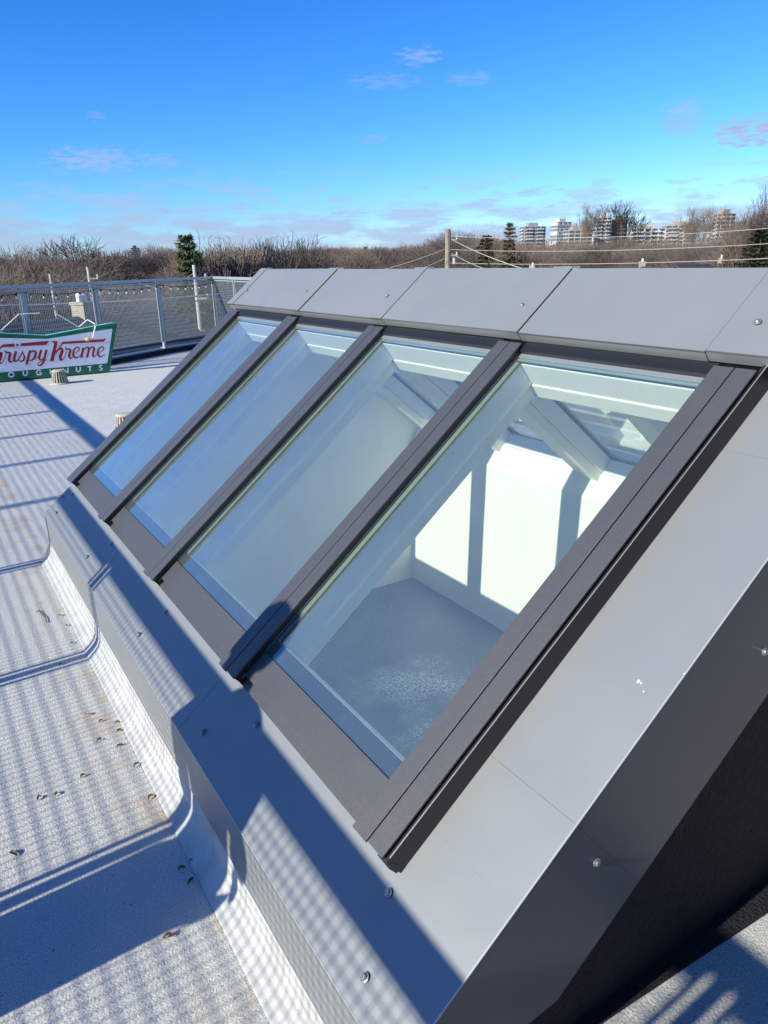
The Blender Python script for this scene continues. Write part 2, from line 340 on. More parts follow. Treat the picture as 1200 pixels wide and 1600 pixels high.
# curb: fascia under the fold (L1), sloping bottom panel in lapped sheets
seams = [U0 + .0021, 1.742, 2.86, U1]
for side in (1, -1):
    for i in range(3):
        a, b = seams[i], seams[i+1]
        mb = MB(); lift = .0
        sx = lambda v: v if side > 0 else 2 * VM - v
        e = .0002
        # sheet folded over the kerb: slope part and vertical fascia
        prof = [(S(.30, 0, lift, side), S(0, 0, lift, side)), ]
        P0, P1 = S(.30, a, lift, side), S(.30, b - e, lift, side); Q0, Q1 = S(0, a, lift, side), S(0, b - e, lift, side)
        dn = Vector((0, 0, -.158)); th = .006
        n = Vector((-sA, 0, cA)) if side > 0 else Vector((sA, 0, cA))
        ix = Vector((th, 0, 0)) if side > 0 else Vector((-th, 0, 0))
        mb.hexa([P0 - n*th, P1 - n*th, Q1 - n*th, Q0 - n*th, P0, P1, Q1, Q0])
        mb.hexa([Q0, Q1, Q1 + dn, Q0 + dn, Q0 + ix - n*th, Q1 + ix - n*th, Q1 + ix + dn, Q0 + ix + dn])
        mb.obj('kerb_cladding', cladm, sk)
        if i:
            c = MB(); sbox(c, -.0005, .20, a - .045, a + .0, lift + .0001, lift + .0006, side); c.obj('lap_strip', cladm, sk)
# membrane upstand and cant strip round the kerb (front, far end)
mb = MB()
ux0, ux1 = U0 + .03, U1 + .03
for side in (1, -1):
    g = (lambda v: v) if side > 0 else (lambda v: 2 * VM - v)
    prof = [(.345, .002), (.350, .006), (.372, .024), (.386, .040), (.396, .060), (.403, .1215)]
    for (a, b) in zip(prof[:-1], prof[1:]):
        mb.quad((g(a[0]), ux0, a[1]), (g(a[0]), ux1, a[1]), (g(b[0]), ux1, b[1]), (g(b[0]), ux0, b[1]))
mb.quad((.345, ux1, .002), (2 * VM - .345, ux1, .002), (2 * VM - .403, ux1 - .02, .1215), (.403, ux1 - .02, .1215))
mb.obj('membrane_upstand', MT['membrane'], sk, smooth=False)
# near end: black gable wall, side panel sheets, sloping fascia
mb = MB()
prof = [S(0, 0, -.02), S(1.66, 0, -.02), S(0, 0, -.02, -1)]
mb.prism([(.40, ux0 + .012, 0.002), (2 * VM - .40, ux0 + .012, .002), (2 * VM - .40, ux0 + .012, .26), (VM, ux0 + .012, 1.30), (.40, ux0 + .012, .26)], (0, .05, 0))
mb.prism([(.55, ux0 + .0119, .0025), (.80, .668, .0025), (1.424, .630, .0025), (2.2, .60, .0025), (2.2, ux0 + .0119, .0025)], (0, 0, .006)); mb.obj('gable_upstand', MT['blackskin'], sk)
sseams = [.0, .467, 1.245, 1.46]
for i in range(3):
    a, b = sseams[i], sseams[i+1] - .0004
    if i == 0: a = .3001
    mb = MB(); sbox(mb, a, b, U0 + .0021, .900, -.006, 0.0); mb.obj('side_panel', cladm, sk)
    mb = MB(); sbox(mb, a, b, U0 + .0021, .900, -.006, 0.0, -1); mb.obj('side_panel', cladm, sk)
def fascia_pts(s0, s1):
    # strip hanging from the slope edge, .285 deep square to the slope, level foot near the kerb
    top0, top1 = S(s0, U0), S(s1, U0); bot0, bot1 = S(s0, U0, -.285), S(s1, U0, -.285)
    return top0, top1, bot1, bot0
fo_ = -.0015
def clipfoot():
    out = []
    return out
ZF = .195
sfoot = (ZF - .28 + .285 * cA) / sA           # slope position where the strip's lower edge reaches the level foot
# lower piece
xb = S(sfoot, 0, -.285).x
sj = .467
tp = S(sj, U0); bt = S(sj, U0, -.285)
mb = MB().prism([(.40, U0, .28), (.40, U0, .16), (xb, U0, ZF), bt - Vector((cA, 0, sA)) * .0004, tp - Vector((cA, 0, sA)) * .0004], (0, .002, 0)); mb.obj('gable_fascia', MT['clad_shaded'], sk)
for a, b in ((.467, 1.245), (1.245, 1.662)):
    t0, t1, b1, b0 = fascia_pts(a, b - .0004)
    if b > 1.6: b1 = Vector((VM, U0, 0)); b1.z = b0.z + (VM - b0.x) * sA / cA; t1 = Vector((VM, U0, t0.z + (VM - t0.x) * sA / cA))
    MB().prism([t0, b0, b1, t1], (0, .002, 0)).obj('gable_fascia', MT['clad_shaded'], sk)
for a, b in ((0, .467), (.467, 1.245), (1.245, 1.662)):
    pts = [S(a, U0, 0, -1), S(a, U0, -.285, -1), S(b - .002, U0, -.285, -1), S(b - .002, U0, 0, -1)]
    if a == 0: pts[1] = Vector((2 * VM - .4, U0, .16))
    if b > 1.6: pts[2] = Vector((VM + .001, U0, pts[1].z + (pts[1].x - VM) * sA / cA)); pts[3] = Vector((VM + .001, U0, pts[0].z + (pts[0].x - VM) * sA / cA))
    MB().prism(pts, (0, .002, 0)).obj('gable_fascia', MT['clad_shaded'], sk)
# rolled edges where the sheets are folded
fe = MB(); fe.tube([S(.0, U0 + .0012, -.0006), S(1.43, U0 + .0012, -.0006)], .0016, 6); fe.tube([S(.0003, U0, -.0004), S(.0003, U1, -.0004)], .0014, 6); fe.obj('folded_edge', MT['edge'], sk)
# far end gable
MB().prism([(.40, U1 - .03, .0), (2 * VM - .40, U1 - .03, .0), (2 * VM - .40, U1 - .03, .26), (VM, U1 - .03, 1.32), (.40, U1 - .03, .26)], (0, .03, 0)).obj('gable_cladding', cladm, sk)
for side in (1, -1):
    mb = MB(); sbox(mb, .3015, 1.46, 3.74, U1, -.006, 0, side); mb.obj('side_panel', cladm, sk)
# cover strips over each joint (pairs with a slit between them), dark sides, aprons, glass
for side in (1, -1):
    for i, (a, b) in enumerate(CAPS):
        mid = (a + b) / 2
        for (p, q) in ((a, mid - .0016), (mid + .0016, b)):
            s0 = .207 if p == a else .203
            mb = MB(); sbox(mb, s0, 1.412, p, q, .0545, .060, side); mb.obj('cover_strip', coverm, sk, bevel=.001)
        mb = MB(); sbox(mb, .2085, 1.4115, a + .0035, b - .0015, .0005, .0542, side); mb.obj('joint_core', MT['black'], sk)
        if i == 0:
            mb = MB(); sbox(mb, .204, 1.44, a - .007, a + .0032, .0004, .0485, side)
            sbox(mb, .200, .212, a - .008, a + .03, .010, .036, side); mb.obj('side_channel', MT['black'], sk)
            mb = MB(); sbox(mb, .216, 1.44, a - .0072, a - .005, .0487, .0497, side); mb.obj('channel_edge', MT['silver'], sk)
        else:
            mb = MB(); sbox(mb, .22, 1.43, a + .0015, a + .0033, .0362, .0374, side); mb.obj('channel_edge', MT['silver'], sk)
    for i in range(4):
        a, b = CAPS[i][1], CAPS[i+1][0]
        wn = bpy.data.objects.new('roof_window', None); COL.objects.link(wn); wn.parent = sk; wn.matrix_parent_inverse = sk.matrix_basis.inverted()
        wn.location = S(.8, (a + b) / 2, 0, side); wn.matrix_basis = Matrix.Translation(wn.location)
        # bottom apron: textured sheet, then a thin lip lying lower
        mb = MB(); sbox(mb, .232, .308, a - .004, b + .004, .004, .038, side); mb.obj('bottom_cover', coverm, wn, bevel=.001)
        mb = MB(); sbox(mb, .206, .231, a - .02, b + .02, .003, .022, side); mb.obj('drip_lip', coverm, wn)
        # frame top trim
        mb = MB(); sbox(mb, 1.394, 1.43, a + .001, b - .001, .005, .048, side); mb.obj('top_cover', MT['black'], wn, bevel=.001)
        mb = MB(); sbox(mb, 1.380, 1.3935, a + .001, b - .001, .0345, .0365, side); mb.obj('top_bead', MT['silver'], wn)
        mb = MB(); mb.poly([S(.3085, a - .001, .034, side), S(1.394, a - .001, .034, side), S(1.394, b + .001, .034, side), S(.3085, b + .001, .034, side)])
        mb.obj('glass_pane', MT['glass'], wn)
        mb = MB()
        e = .0295
        for (s0, s1, p, q) in ((.3085, .349, a, b), (1.365, 1.370, a, b), (.349, 1.365, b - .019, b - .0145), (.349, 1.365, a, a + .010)):
            mb.hexa([S(s0, p, e, side), S(s1, p, e, side), S(s1, q, e, side), S(s0, q, e, side), S(s0, p, e + .0015, side), S(s1, p, e + .0015, side), S(s1, q, e + .0015, side), S(s0, q, e + .0015, side)])
        mb.obj('glass_edge_print', MT['gasket'], wn)
        mb = MB(); sbox(mb, .349, 1.380, b - .0144, b + .001, .0295, .031, side); sbox(mb, 1.3702, 1.380, a, b - .0145, .0295, .031, side); sbox(mb, .3492, .3512, a + .0102, b - .0192, .0295, .031, side); mb.obj('glass_spacer', MT['spacer'], wn)
        # white sash under the glass (4 members)
        for (s0, s1, p, q) in ((.300, .352, a - .01, b + .01), (1.364, 1.43, a - .01, b + .01), (.352, 1.364, b - .016, b + .012), (.352, 1.364, a - .012, a + .016)):
            mb = MB(); sbox(mb, s0, s1, p, q, -.052, .026, side); mb.obj('sash_member', MT['whitesash'], wn, bevel=.003)
# ridge capping: pieces with lapped joints
rs = [(3.80, 3.86), (3.02, 3.80), (2.335, 3.02), (1.605, 2.335), (1.0, 1.605), (.62, 1.0)]
for k, (a, b) in enumerate(rs):
    l = .0025 if k % 2 else 0
    g = .0015
    for side in (1, -1):
        mb = MB(); sbox(mb, 1.437, 1.7055 if side > 0 else 1.7055, a + g, b - g, .066 + l, .071 + l, side)
        P = [S(1.437, a + g, .071 + l, side), S(1.437, b - g, .071 + l, side)]
        q = S(1.437, 0, 0, side); 
        dn = Vector((sA if side > 0 else -sA, 0, -cA)) * .030; ix = Vector((cA if side > 0 else -cA, 0, sA)) * .003
        mb.hexa([P[0], P[1], P[1] + dn, P[0] + dn, P[0] + ix, P[1] + ix, P[1] + ix + dn, P[0] + ix + dn])
        mb.obj('ridge_cap', cladm, sk)
    if 0 < k < 5:
        for side in (1, -1):
            mb = MB(); sbox(mb, 1.4365, 1.7085, b - .002 - (0 if k else 0), b + .075, .0745, .0765, side); mb.obj('joint_cover', cladm, sk)
mb = MB()
for side in (1, -1): sbox(mb, 1.44, 1.70, U0 + .01, 3.84, -.02, .060, side)
mb.obj('ridge_core', MT['black'], sk)
# interior lining: rafters, ridge beam, sills
for side in (1, -1):
    for i, (a, b) in enumerate(CAPS):
        mb = MB(); sbox(mb, .30, 1.62, a - .004, b + .004, -.098, -.0535, side); mb.obj('rafter', MT['white'], sk, bevel=.003)
    mb = MB(); sbox(mb, 1.36, 1.60, CAPS[0][1] - .02, CAPS[4][0] + .02, -.105, -.054, side); mb.obj('ridge_beam', MT['white'], sk, bevel=.003)
    # sill: lining between glazing foot and the well wall
    g = (lambda v: v) if side > 0 else (lambda v: 2 * VM - v)
    a = S(.345, 0, -.0535); 
    pts = [(g(a.x), CAPS[0][0], a.z), (g(.78), CAPS[0][0], .345), (g(.78), CAPS[0][0], .3305), (g(.545), CAPS[0][0], .3305)]
    MB().prism(pts, (0, CAPS[4][1] - CAPS[0][0], 0)).obj('sill_lining', MT['white'], sk)
# screws
sm = MB().lathe((0, 0, 0), [(.0085, 0), (.0085, .0015), (.0055, .0022), (.0055, .005), (.004, .0062), (.0015, .0064), (.0012, .005)], 12).mesh('screw', MT['screw'], smooth=False)
def screw(P, n):
    m = Matrix.Translation(P) @ Vector(n).to_track_quat('Z', 'Y').to_matrix().to_4x4(); inst(sm, 'screw', sk, m)
nn = Vector((-sA, 0, cA))
for u in (.74, 1.62, 1.72, 2.18, 2.80, 3.60, 3.86 - .08): pass
for (s, u) in ((.166, .855), (.168, 1.452), (.165, 2.19), (.165, 2.93), (.165, 3.74), (.050, .79), (.052, 1.60), (.055, 2.22), (.055, 3.02), (.05, 3.72), (.12, 3.82)):
    screw(S(s, u, .0032), nn)
for (s, u) in ((1.54, 3.78), (1.55, 3.10), (1.55, 2.42), (1.54, 1.67), (1.53, .93)): screw(S(s, u, .0765), nn)
for p in ((.817, .470), (1.24, .74)): screw((p[0], U0 - .0005, p[1]), (0, -1, 0))
# ------------------------------------------------------------------ the light well below (structure)
mb = MB(); zf = -.62; v0, v1, w0, w1 = .78, 2.60, .80, 3.80
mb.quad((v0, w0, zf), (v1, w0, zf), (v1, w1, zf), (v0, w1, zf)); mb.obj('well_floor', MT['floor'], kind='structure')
mb = MB()
for x0, x1 in ((v1, v1 + .05), (v0 - .05, v0)): mb.box(x0, x1, w0 - .05, w1 + .05, zf - .02, .33)
mb.obj('well_wall', MT['white'], kind='structure')
mb = MB()
for y0, y1 in ((w0 - .06, w0), (w1, w1 + .03)):
    mb.prism([(.56, y0, .30), (VM, y0, 1.23), (2 * VM - .56, y0, .30)], (0, y1 - y0, 0))
    mb.box(v0, v1, y0, y1, zf - .02, .2995)
mb.obj('well_end_wall', MT['white'], kind='structure')
# ------------------------------------------------------------------ the green and white sign leaning at the far fence
SGU = 11.05
def surv(px, py, u=SGU):               # point of the sign's upright plane seen at a spot of the photograph
    d = CM @ Vector((px - 600, 800 - py, F)); k = u / d.y; return Vector((d.x * k, u, CAMZ + d.z * k))
MT['green'] = mat('glossy_green_enamel', (.004, .16, .075), .3, .5, nscale=6, namt=.25)
MT['signwhite'] = mat('white_acrylic_sign_face', (.80, .82, .86), .3, .5, nscale=3, namt=.04)
MT['signtop'] = mat('pale_teal_sign_edge', (.25, .62, .58), .5, .4, nscale=8, namt=.2)
MT['red'] = mat('dark_red_vinyl', (.36, .012, .02), .4, .5)
MT['lamp_white'] = mat('white_cable', (.75, .75, .70), .5, .4)
MT['brass'] = mat('yellow_brass_fitting', (.75, .55, .22), .4, .5)
pA = lambda x, y: surv(x / 12., 500 + y / 12.)
sg = thing('shop_sign', pA(500, 1150), 'green edged white doughnut sign with dark red script, standing by the far fence', 'sign')
def rounded(pts, r, n=4):
    out = []
    for i, p in enumerate(pts):
        a = (pts[i-1] - p); b = (pts[(i+1) % len(pts)] - p); rr = min(r, a.length * .4, b.length * .4)
        A = p + a.normalized() * rr; B = p + b.normalized() * rr
        for k in range(n + 1):
            t = k / n; out.append(A * (1-t)**2 + p * 2*t*(1-t) + B * t*t)
    return out
c0 = pA(870, 300)                                    # notch in the middle of the top edge
right = [pA(2200, 55), pA(2070, 1000)]
left = [Vector((2 * c0.x - p.x, p.y, p.z)) for p in right]; left = [left[1] + Vector((.02, 0, -.0)), left[0]]
zb = max(.012, pA(500, 1150).z)
for p in (right[1], left[0]): p.z = max(p.z, zb)
right[1].z = left[0].z = pA(2070, 1000).z if pA(2070, 1000).z > 0 else .012
outer = rounded([left[0], left[1], c0, right[0], right[1]], .035)
MB().prism(outer, (0, .13, 0)).obj('cabinet', MT['green'], sg, bevel=.012)
# pale teal top edge
mb = MB()
for a, b in ((left[1] + Vector((.05, 0, 0)), c0), (c0, right[0] - Vector((.05, 0, 0)))):
    mb.hexa([a + Vector((0, .02, .001)), b + Vector((0, .02, .001)), b + Vector((0, .125, .001)), a + Vector((0, .125, .001)), a + Vector((0, .02, .006)), b + Vector((0, .02, .006)), b + Vector((0, .125, .006)), a + Vector((0, .125, .006))])
mb.obj('cabinet_top', MT['signtop'], sg)
f = [pA(880, 355), pA(2110, 160), pA(2010, 810)]
fl = [Vector((2 * c0.x - p.x, p.y, p.z)) for p in f[1:]]
face = rounded([fl[1], fl[0], f[0], f[1], f[2]], .02)
MB().prism([p + Vector((0, -.004, 0)) for p in face], (0, .0035, 0)).obj('face_panel', MT['signwhite'], sg)
depth = [0]
def ribbon(mb, pts, wid, n=5):
    P = [pA(*p) for p in pts]; W = wid if isinstance(wid, (list, tuple)) else [wid] * len(P)
    out = []; ww = []
    for i in range(len(P) - 1):
        p0, p1, p2, p3 = P[max(i-1, 0)], P[i], P[i+1], P[min(i+2, len(P)-1)]
        for k in range(n if len(P) > 2 else 1):
            t = k / n
            out.append(.5 * ((2*p1) + (p2-p0)*t + (2*p0-5*p1+4*p2-p3)*t*t + (3*p1-p0-3*p2+p3)*t**3)); ww.append(W[i] * (1-t) + W[i+1] * t)
    out.append(P[-1]); ww.append(W[-1])
    sc = (pA(600, 600) - pA(500, 600)).length / 100.
    depth[0] = (depth[0] + 1) % 5; y = -.0052 - depth[0] * .0005
    n0 = len(mb.v)
    for i, p in enumerate(out):
        d = (out[min(i+1, len(out)-1)] - out[max(i-1, 0)]); d.y = 0; d.normalize(); nn_ = Vector((-d.z, 0, d.x)) * ww[i] * sc / 2
        for q in (p + nn_, p - nn_): mb.v.append((q.x, SGU + y, q.z))
    for i in range(len(out) - 1): mb.f.append((n0 + 2*i, n0 + 2*i+1, n0 + 2*i+3, n0 + 2*i+2))
def flat(mb, pts):
    depth[0] = (depth[0] + 1) % 5
    P = [pA(*p) for p in pts]; mb.prism([Vector((p.x, SGU - .0054 - depth[0] * .0005, p.z)) for p in P], (0, .0008, 0))
def circ(x, y, r, n=14): return [(x + r * math.cos(k * 2 * math.pi / n), y + r * math.sin(k * 2 * math.pi / n)) for k in range(n)]
def letter(fn, m=None, name='script_letter'):
    mb = MB(); fn(mb); mb.obj(name, m or MT['red'], sg)
# first word, part of it beyond the left edge of the picture
letter(lambda b: (flat(b, [(-230, 590), (-110, 585), (-190, 960), (-270, 965)]), ribbon(b, [(-150, 760), (-60, 640), (0, 535), (60, 478)], [14, 20, 24, 40]), flat(b, [(45, 458), (270, 440), (275, 500), (40, 512)]),
                  ribbon(b, [(-110, 740), (-20, 640), (20, 625), (10, 700), (-20, 780), (20, 812), (60, 770), (90, 700), (122, 605)], [30, 45, 55, 58, 55, 24, 12, 10, 10])))
letter(lambda b: (ribbon(b, [(95, 578), (120, 612), (165, 605), (190, 640), (170, 720), (185, 780), (225, 780), (262, 735)], [34, 34, 36, 50, 52, 46, 20, 12])))
letter(lambda b: (ribbon(b, [(303, 582), (280, 660), (265, 740), (285, 775), (325, 755), (358, 712)], [48, 50, 50, 40, 18, 12]), flat(b, circ(325, 468, 27))))
letter(lambda b: (ribbon(b, [(358, 725), (400, 640), (425, 578)], [24, 22, 16]), ribbon(b, [(420, 600), (455, 680), (445, 745), (400, 775), (352, 755), (352, 725)], [18, 34, 38, 26, 20, 34])))
letter(lambda b: flat(b, [(385, 437), (920, 388), (872, 465), (385, 491)]), name='swash_bar')
letter(lambda b: (flat(b, [(540, 568), (588, 565), (522, 836), (470, 838)]), ribbon(b, [(575, 610), (625, 578), (668, 600), (662, 670), (620, 735), (570, 760), (530, 745)], [20, 34, 44, 46, 34, 20, 14]), ribbon(b, [(620, 745), (680, 725), (725, 670)], 12)))
letter(lambda b: (ribbon(b, [(775, 560), (745, 650), (735, 715), (765, 750), (815, 715)], [44, 46, 44, 28, 12]), ribbon(b, [(872, 558), (845, 660), (820, 760), (785, 830), (740, 855), (712, 840), (730, 800), (800, 765), (885, 748)], [44, 44, 42, 36, 30, 22, 16, 14, 8])))
letter(lambda b: (flat(b, [(960, 402), (985, 388), (1082, 398), (1050, 560), (1005, 775), (932, 775), (985, 560), (1010, 450), (990, 415)]),
                  ribbon(b, [(1040, 600), (1100, 535), (1150, 465), (1195, 415)], [18, 18, 22, 40]),
                  ribbon(b, [(1040, 640), (1090, 560), (1145, 535), (1165, 580), (1130, 690), (1140, 745), (1180, 735), (1215, 675), (1245, 565)], [14, 26, 46, 58, 60, 52, 18, 12, 10])))
B_ = 1080
bx = lambda pts: [(x + B_, y) for x, y in pts]
letter(lambda b: flat(b, bx([(85, 408), (870, 356), (912, 334), (868, 405), (70, 452)])), name='swash_bar')
letter(lambda b: ribbon(b, bx([(148, 515), (172, 548), (215, 545), (240, 575), (218, 660), (232, 712), (268, 705), (300, 650)]), [30, 32, 34, 48, 50, 44, 18, 12]))
letter(lambda b: ribbon(b, bx([(300, 622), (360, 605), (405, 555), (390, 515), (340, 520), (300, 580), (296, 660), (335, 708), (395, 690), (455, 620)]), [12, 14, 22, 26, 28, 38, 44, 34, 18, 12]))
letter(lambda b: (flat(b, bx([(455, 520), (502, 516), (468, 706), (422, 712)])), ribbon(b, bx([(475, 590), (515, 535), (560, 512), (588, 535), (572, 620), (552, 702)]), [12, 22, 36, 46, 46, 46]),
                  ribbon(b, bx([(570, 590), (610, 530), (655, 508), (685, 535), (665, 620), (668, 678), (705, 675), (745, 620)]), [12, 22, 36, 46, 46, 42, 18, 12])))
letter(lambda b: ribbon(b, bx([(752, 612), (815, 595), (862, 545), (850, 505), (800, 510), (760, 570), (755, 645), (790, 685), (840, 672), (888, 635)]), [12, 14, 22, 26, 28, 38, 44, 34, 18, 12]))
wl = MT['signwhite']
L = lambda fn: letter(fn, wl, 'capital_letter')
L(lambda b: ribbon(b, [(-115, 1000), (-115, 1100), (-82, 1090), (-56, 1050), (-76, 1010), (-115, 1000)], 24))
L(lambda b: ribbon(b, [(210 + 48 * math.cos(t * math.pi / 5), 1025 - 42 * math.sin(t * math.pi / 5)) for t in range(11)], 28, 2))
L(lambda b: ribbon(b, [(434, 952), (437, 1010), (455, 1038), (482, 1040), (504, 1015), (508, 948)], 26))
L(lambda b: ribbon(b, [(765, 950), (725, 935), (690, 960), (690, 1005), (720, 1028), (765, 1020), (768, 988), (735, 988)], 24))
L(lambda b: (ribbon(b, [(938, 925), (948, 1015)], 26), ribbon(b, [(1010, 918), (1018, 975)], 26), ribbon(b, [(945, 972), (1012, 966)], 22)))
L(lambda b: (ribbon(b, [(1180, 905), (1192, 995)], 26), ribbon(b, [(1180, 915), (1270, 985)], 26), ribbon(b, [(1266, 892), (1276, 985)], 26)))
L(lambda b: ribbon(b, [(1430, 884), (1433, 935), (1450, 965), (1478, 965), (1500, 940), (1502, 878)], 26))
L(lambda b: (ribbon(b, [(1640, 878), (1720, 870)], 24), ribbon(b, [(1682, 880), (1688, 958)], 27)))
L(lambda b: ribbon(b, [(1912, 858), (1885, 848), (1862, 868), (1885, 895), (1912, 912), (1900, 938), (1866, 938)], 24))
# hanging lead, bent lamp arm and fitting on the sign
MB().tube([pA(25, 190), pA(350, -110), pA(750, -130)], .006, 5).obj('support_wire', MT['lamp_white'], sg)
MB().tube([pA(1020, -140), pA(1240, -10), pA(1475, 130)], .007, 5).obj('support_wire', MT['lamp_white'], sg)
q = lambda x, y, f_: Vector((pA(x, y).x, SGU - f_, pA(x, y).z))
MB().tube([q(1500, 130, -.05), q(1650, -5, -.02), q(1765, 70, .05), q(1770, 110, .06), q(1725, 325, .05)], .009, 6).obj('lamp_arm', MT['lamp_white'], sg)
MB().lathe(q(1625, 360, .05), [(.004, -.03), (.018, -.025), (.026, 0), (.02, .03), (.01, .045), (.01, .06)], 10, axis=(1, 0, .15)).obj('lamp_fitting', MT['brass'], sg)
# ------------------------------------------------------------------ roof drains with slotted domes
MT['drain'] = mat('weathered_cream_drain_dome', (.55, .50, .40), .7, .3, nscale=40, namt=.3)
def drain(x, y, label):
    t = thing('roof_drain', (x, y, 0), label, 'drain')
    MB().lathe((x, y, 0), [(.125, .001), (.125, .012), (.105, .018), (.10, .022)], 24).obj('flange', MT['drain'], t)
    MB().lathe((x, y, 0), [(.082, .16), (.082, .172), (.07, .180), (.02, .182)], 20).obj('dome_cap', MT['drain'], t)
    MB().lathe((x, y, 0), [(.07, .02), (.055, .158)], 14).obj('inner_sleeve', MT['black'], t)
    rib = MB().hexa([(.090, -.0065, .0225), (.106, -.0065, .0225), (.106, .0065, .0225), (.090, .0065, .0225), (.064, -.0055, .1595), (.080, -.0055, .1595), (.080, .0055, .1595), (.064, .0055, .1595)]).mesh('slat', MT['drain'])
    for k in range(18): inst(rib, 'slat', t, Matrix.Translation((x, y, 0)) @ Matrix.Rotation(k * math.pi / 9, 4, 'Z'))
def deckpt(px, py):
    d = CM @ Vector((px - 600, 800 - py, F)); k = -CAMZ / d.z; return Vector((d.x * k, d.y * k, 0))
drain(1.545, 10.42, 'cream slotted roof drain dome standing in front of the green sign')
dq = deckpt(199, 676)
drain(dq.x, dq.y, 'cream slotted roof drain dome half hidden by the far end of the skylight')
# ------------------------------------------------------------------ festoon lights under the far top rail
MT['bulb'] = mat('clear_bulb', (.75, .78, .8), .15, .6); MT['cable'] = mat('black_cable', (.02, .02, .02), .5, .4)
fl_ = thing('festoon_lights', (FAR[0][0], FAR[0][1] - .05, 1.1), 'string of small bulbs hanging just below the far top rail', 'string lights')
bulb = MB().lathe((0, 0, 0), [(.003, -.055), (.011, -.048), (.014, -.036), (.009, -.022), (.008, -.02)], 8).mesh('bulb', MT['bulb'], smooth=True)
sock = MB().lathe((0, 0, 0), [(.010, -.022), (.010, .004), (.006, .008)], 8).mesh('socket', MT['cable'])
cb = MB()
for a, b in zip(FAR[:-1], FAR[1:]):
    a, b = Vector((*a, 1.13)), Vector((*b, 1.13)); n_ = Vector((b.y - a.y, a.x - b.x, 0)).normalized() * .045; L_ = (b - a).length; k = max(2, round(L_ / .19))
    pts = [a.lerp(b, i / 12) + n_ - Vector((0, 0, .045 * 4 * (i/12) * (1 - i/12))) for i in range(13)]
    cb.tube(pts, .004, 4)
    for j in range(k):
        t_ = (j + .5) / k; P = a.lerp(b, t_) + n_ - Vector((0, 0, .01 + .045 * 4 * t_ * (1 - t_)))
        inst(bulb, 'bulb', fl_, Matrix.Translation(P)); inst(sock, 'socket', fl_, Matrix.Translation(P))
cb.obj('cable', MT['cable'], fl_)
# ------------------------------------------------------------------ leaves, key fruits and a twig on the deck
MT['leaf'] = mat('dry_tan_leaf', (.42, .27, .13), .7, .3, nscale=90, namt=.4)
MT['leaf2'] = mat('dry_brown_leaf', (.20, .10, .055), .7, .3, nscale=90, namt=.4)
LV = [(22, 1335, 1, 1.5, 'curled red brown leaf alone near the left edge, between two post shadows'), (62, 1248, 0, 1, 'left one of two tan winged seeds lying close together'),
      (88, 1242, 0, 1, 'right one of two tan winged seeds lying close together'), (130, 1214, 0, 1, 'pale seed lying above the pair of tan winged seeds'),
      (155, 1157, 1, .9, 'dark brown seed just below the cluster of dry scraps'), (138, 1117, 0, 1.2, 'slim tan seed husk above the cluster of dry scraps'),
      (158, 1128, 0, .8, 'small pale scrap at the left end of the dry cluster'), (183, 1130, 0, 1, 'broad pale scrap at the right end of the dry cluster'), (187, 1143, 1, .9, 'rusty scrap under the right end of the dry cluster'),
      (188, 1166, 1, 1.1, 'dark curled leaf closest below the dry cluster beside the kerb'), (214, 1197, 0, 1.2, 'golden winged seed by the foot of the kerb'),
      (236, 1247, 0, 1.1, 'upright golden seed nearest the kerb above the wide post shadow'), (112, 945, 0, 1, 'pale husk in the silt line before the second post shadow'), (93, 963, 0, 1.1, 'pale scrap beside the thin curved twig'),
      (113, 1006, 0, .9, 'small seed standing just above a post shadow'), (105, 978, 1, .8, 'tiny brown seed between the twig and the kerb'), (95, 1039, 1, .9, 'dark seed lying just under the post shadow'), (264, 1466, 1, 1.4, 'shaded leaf alone in the big blue shadow'),
      (298, 1378, 1, 1.2, 'shaded leaf in the big shadow next to the kerb'), (302, 1346, 1, 1.1, 'shaded seed where the big shadow starts to climb the kerb'), (284, 1359, 1, 1., 'shaded seed lying flat left of the kerb in the big shadow'), (283, 1300, 1, 1.2, 'dark leaf across the narrow sunlit strip')]
for i, (px, py, m, s_, lab) in enumerate(LV):
    P = deckpt(px, py); r = random.random() * 6.28; mb = MB(); k = .006 * s_
    n0 = []
    for j in range(7):
        t = j / 6; wd = k * .55 * math.sin(math.pi * min(1, t * .92 + .08)) ** .7 + .0006; z = .003 + .004 * s_ * math.sin(t * 3.1)
        c_ = Vector(((t - .5) * 3.0 * k, .35 * k * math.sin(t * 3), z)); n0.append((c_ + Vector((0, wd, .003)), c_ - Vector((0, wd, -.003)), c_ - Vector((0, 0, .002))))
    for a, b in zip(n0[:-1], n0[1:]):
        mb.quad(a[0], b[0], b[2], a[2]); mb.quad(a[2], b[2], b[1], a[1])
    mb.tube([n0[-1][2], n0[-1][2] + Vector((k * .9, k * .3, -.002))], .0007, 4)
    o = mb.obj('fallen_leaf', MT['leaf2' if m else 'leaf']); o.matrix_basis = Matrix.Translation(P) @ Matrix.Rotation(r, 4, 'Z')
    o['label'] = lab; o['category'] = 'leaf'; o['group'] = 'dry leaves and seeds on the deck'
tw = [deckpt(58, 958), deckpt(61, 955), deckpt(66, 962), deckpt(71, 966), deckpt(73, 974)]
o = MB().tube([p + Vector((0, 0, .006)) for p in tw], .0022, 5).obj('twig', MT['leaf2']); o['label'] = 'thin dark curved twig lying on the sunlit deck'; o['category'] = 'twig'
MT['dropping'] = mat('white_bird_dropping', (.85, .87, .85), .6, .3)
def onslope(px, py, off=0.):
    d = CM @ Vector((px - 600, 800 - py, F)); n = Vector((-sA, 0, cA)); b = Vector((.4, 0, .28 - CAMZ)) + n * off; k = b.dot(n) / d.dot(n); return Vector((d.x * k, d.y * k, CAMZ + d.z * k))
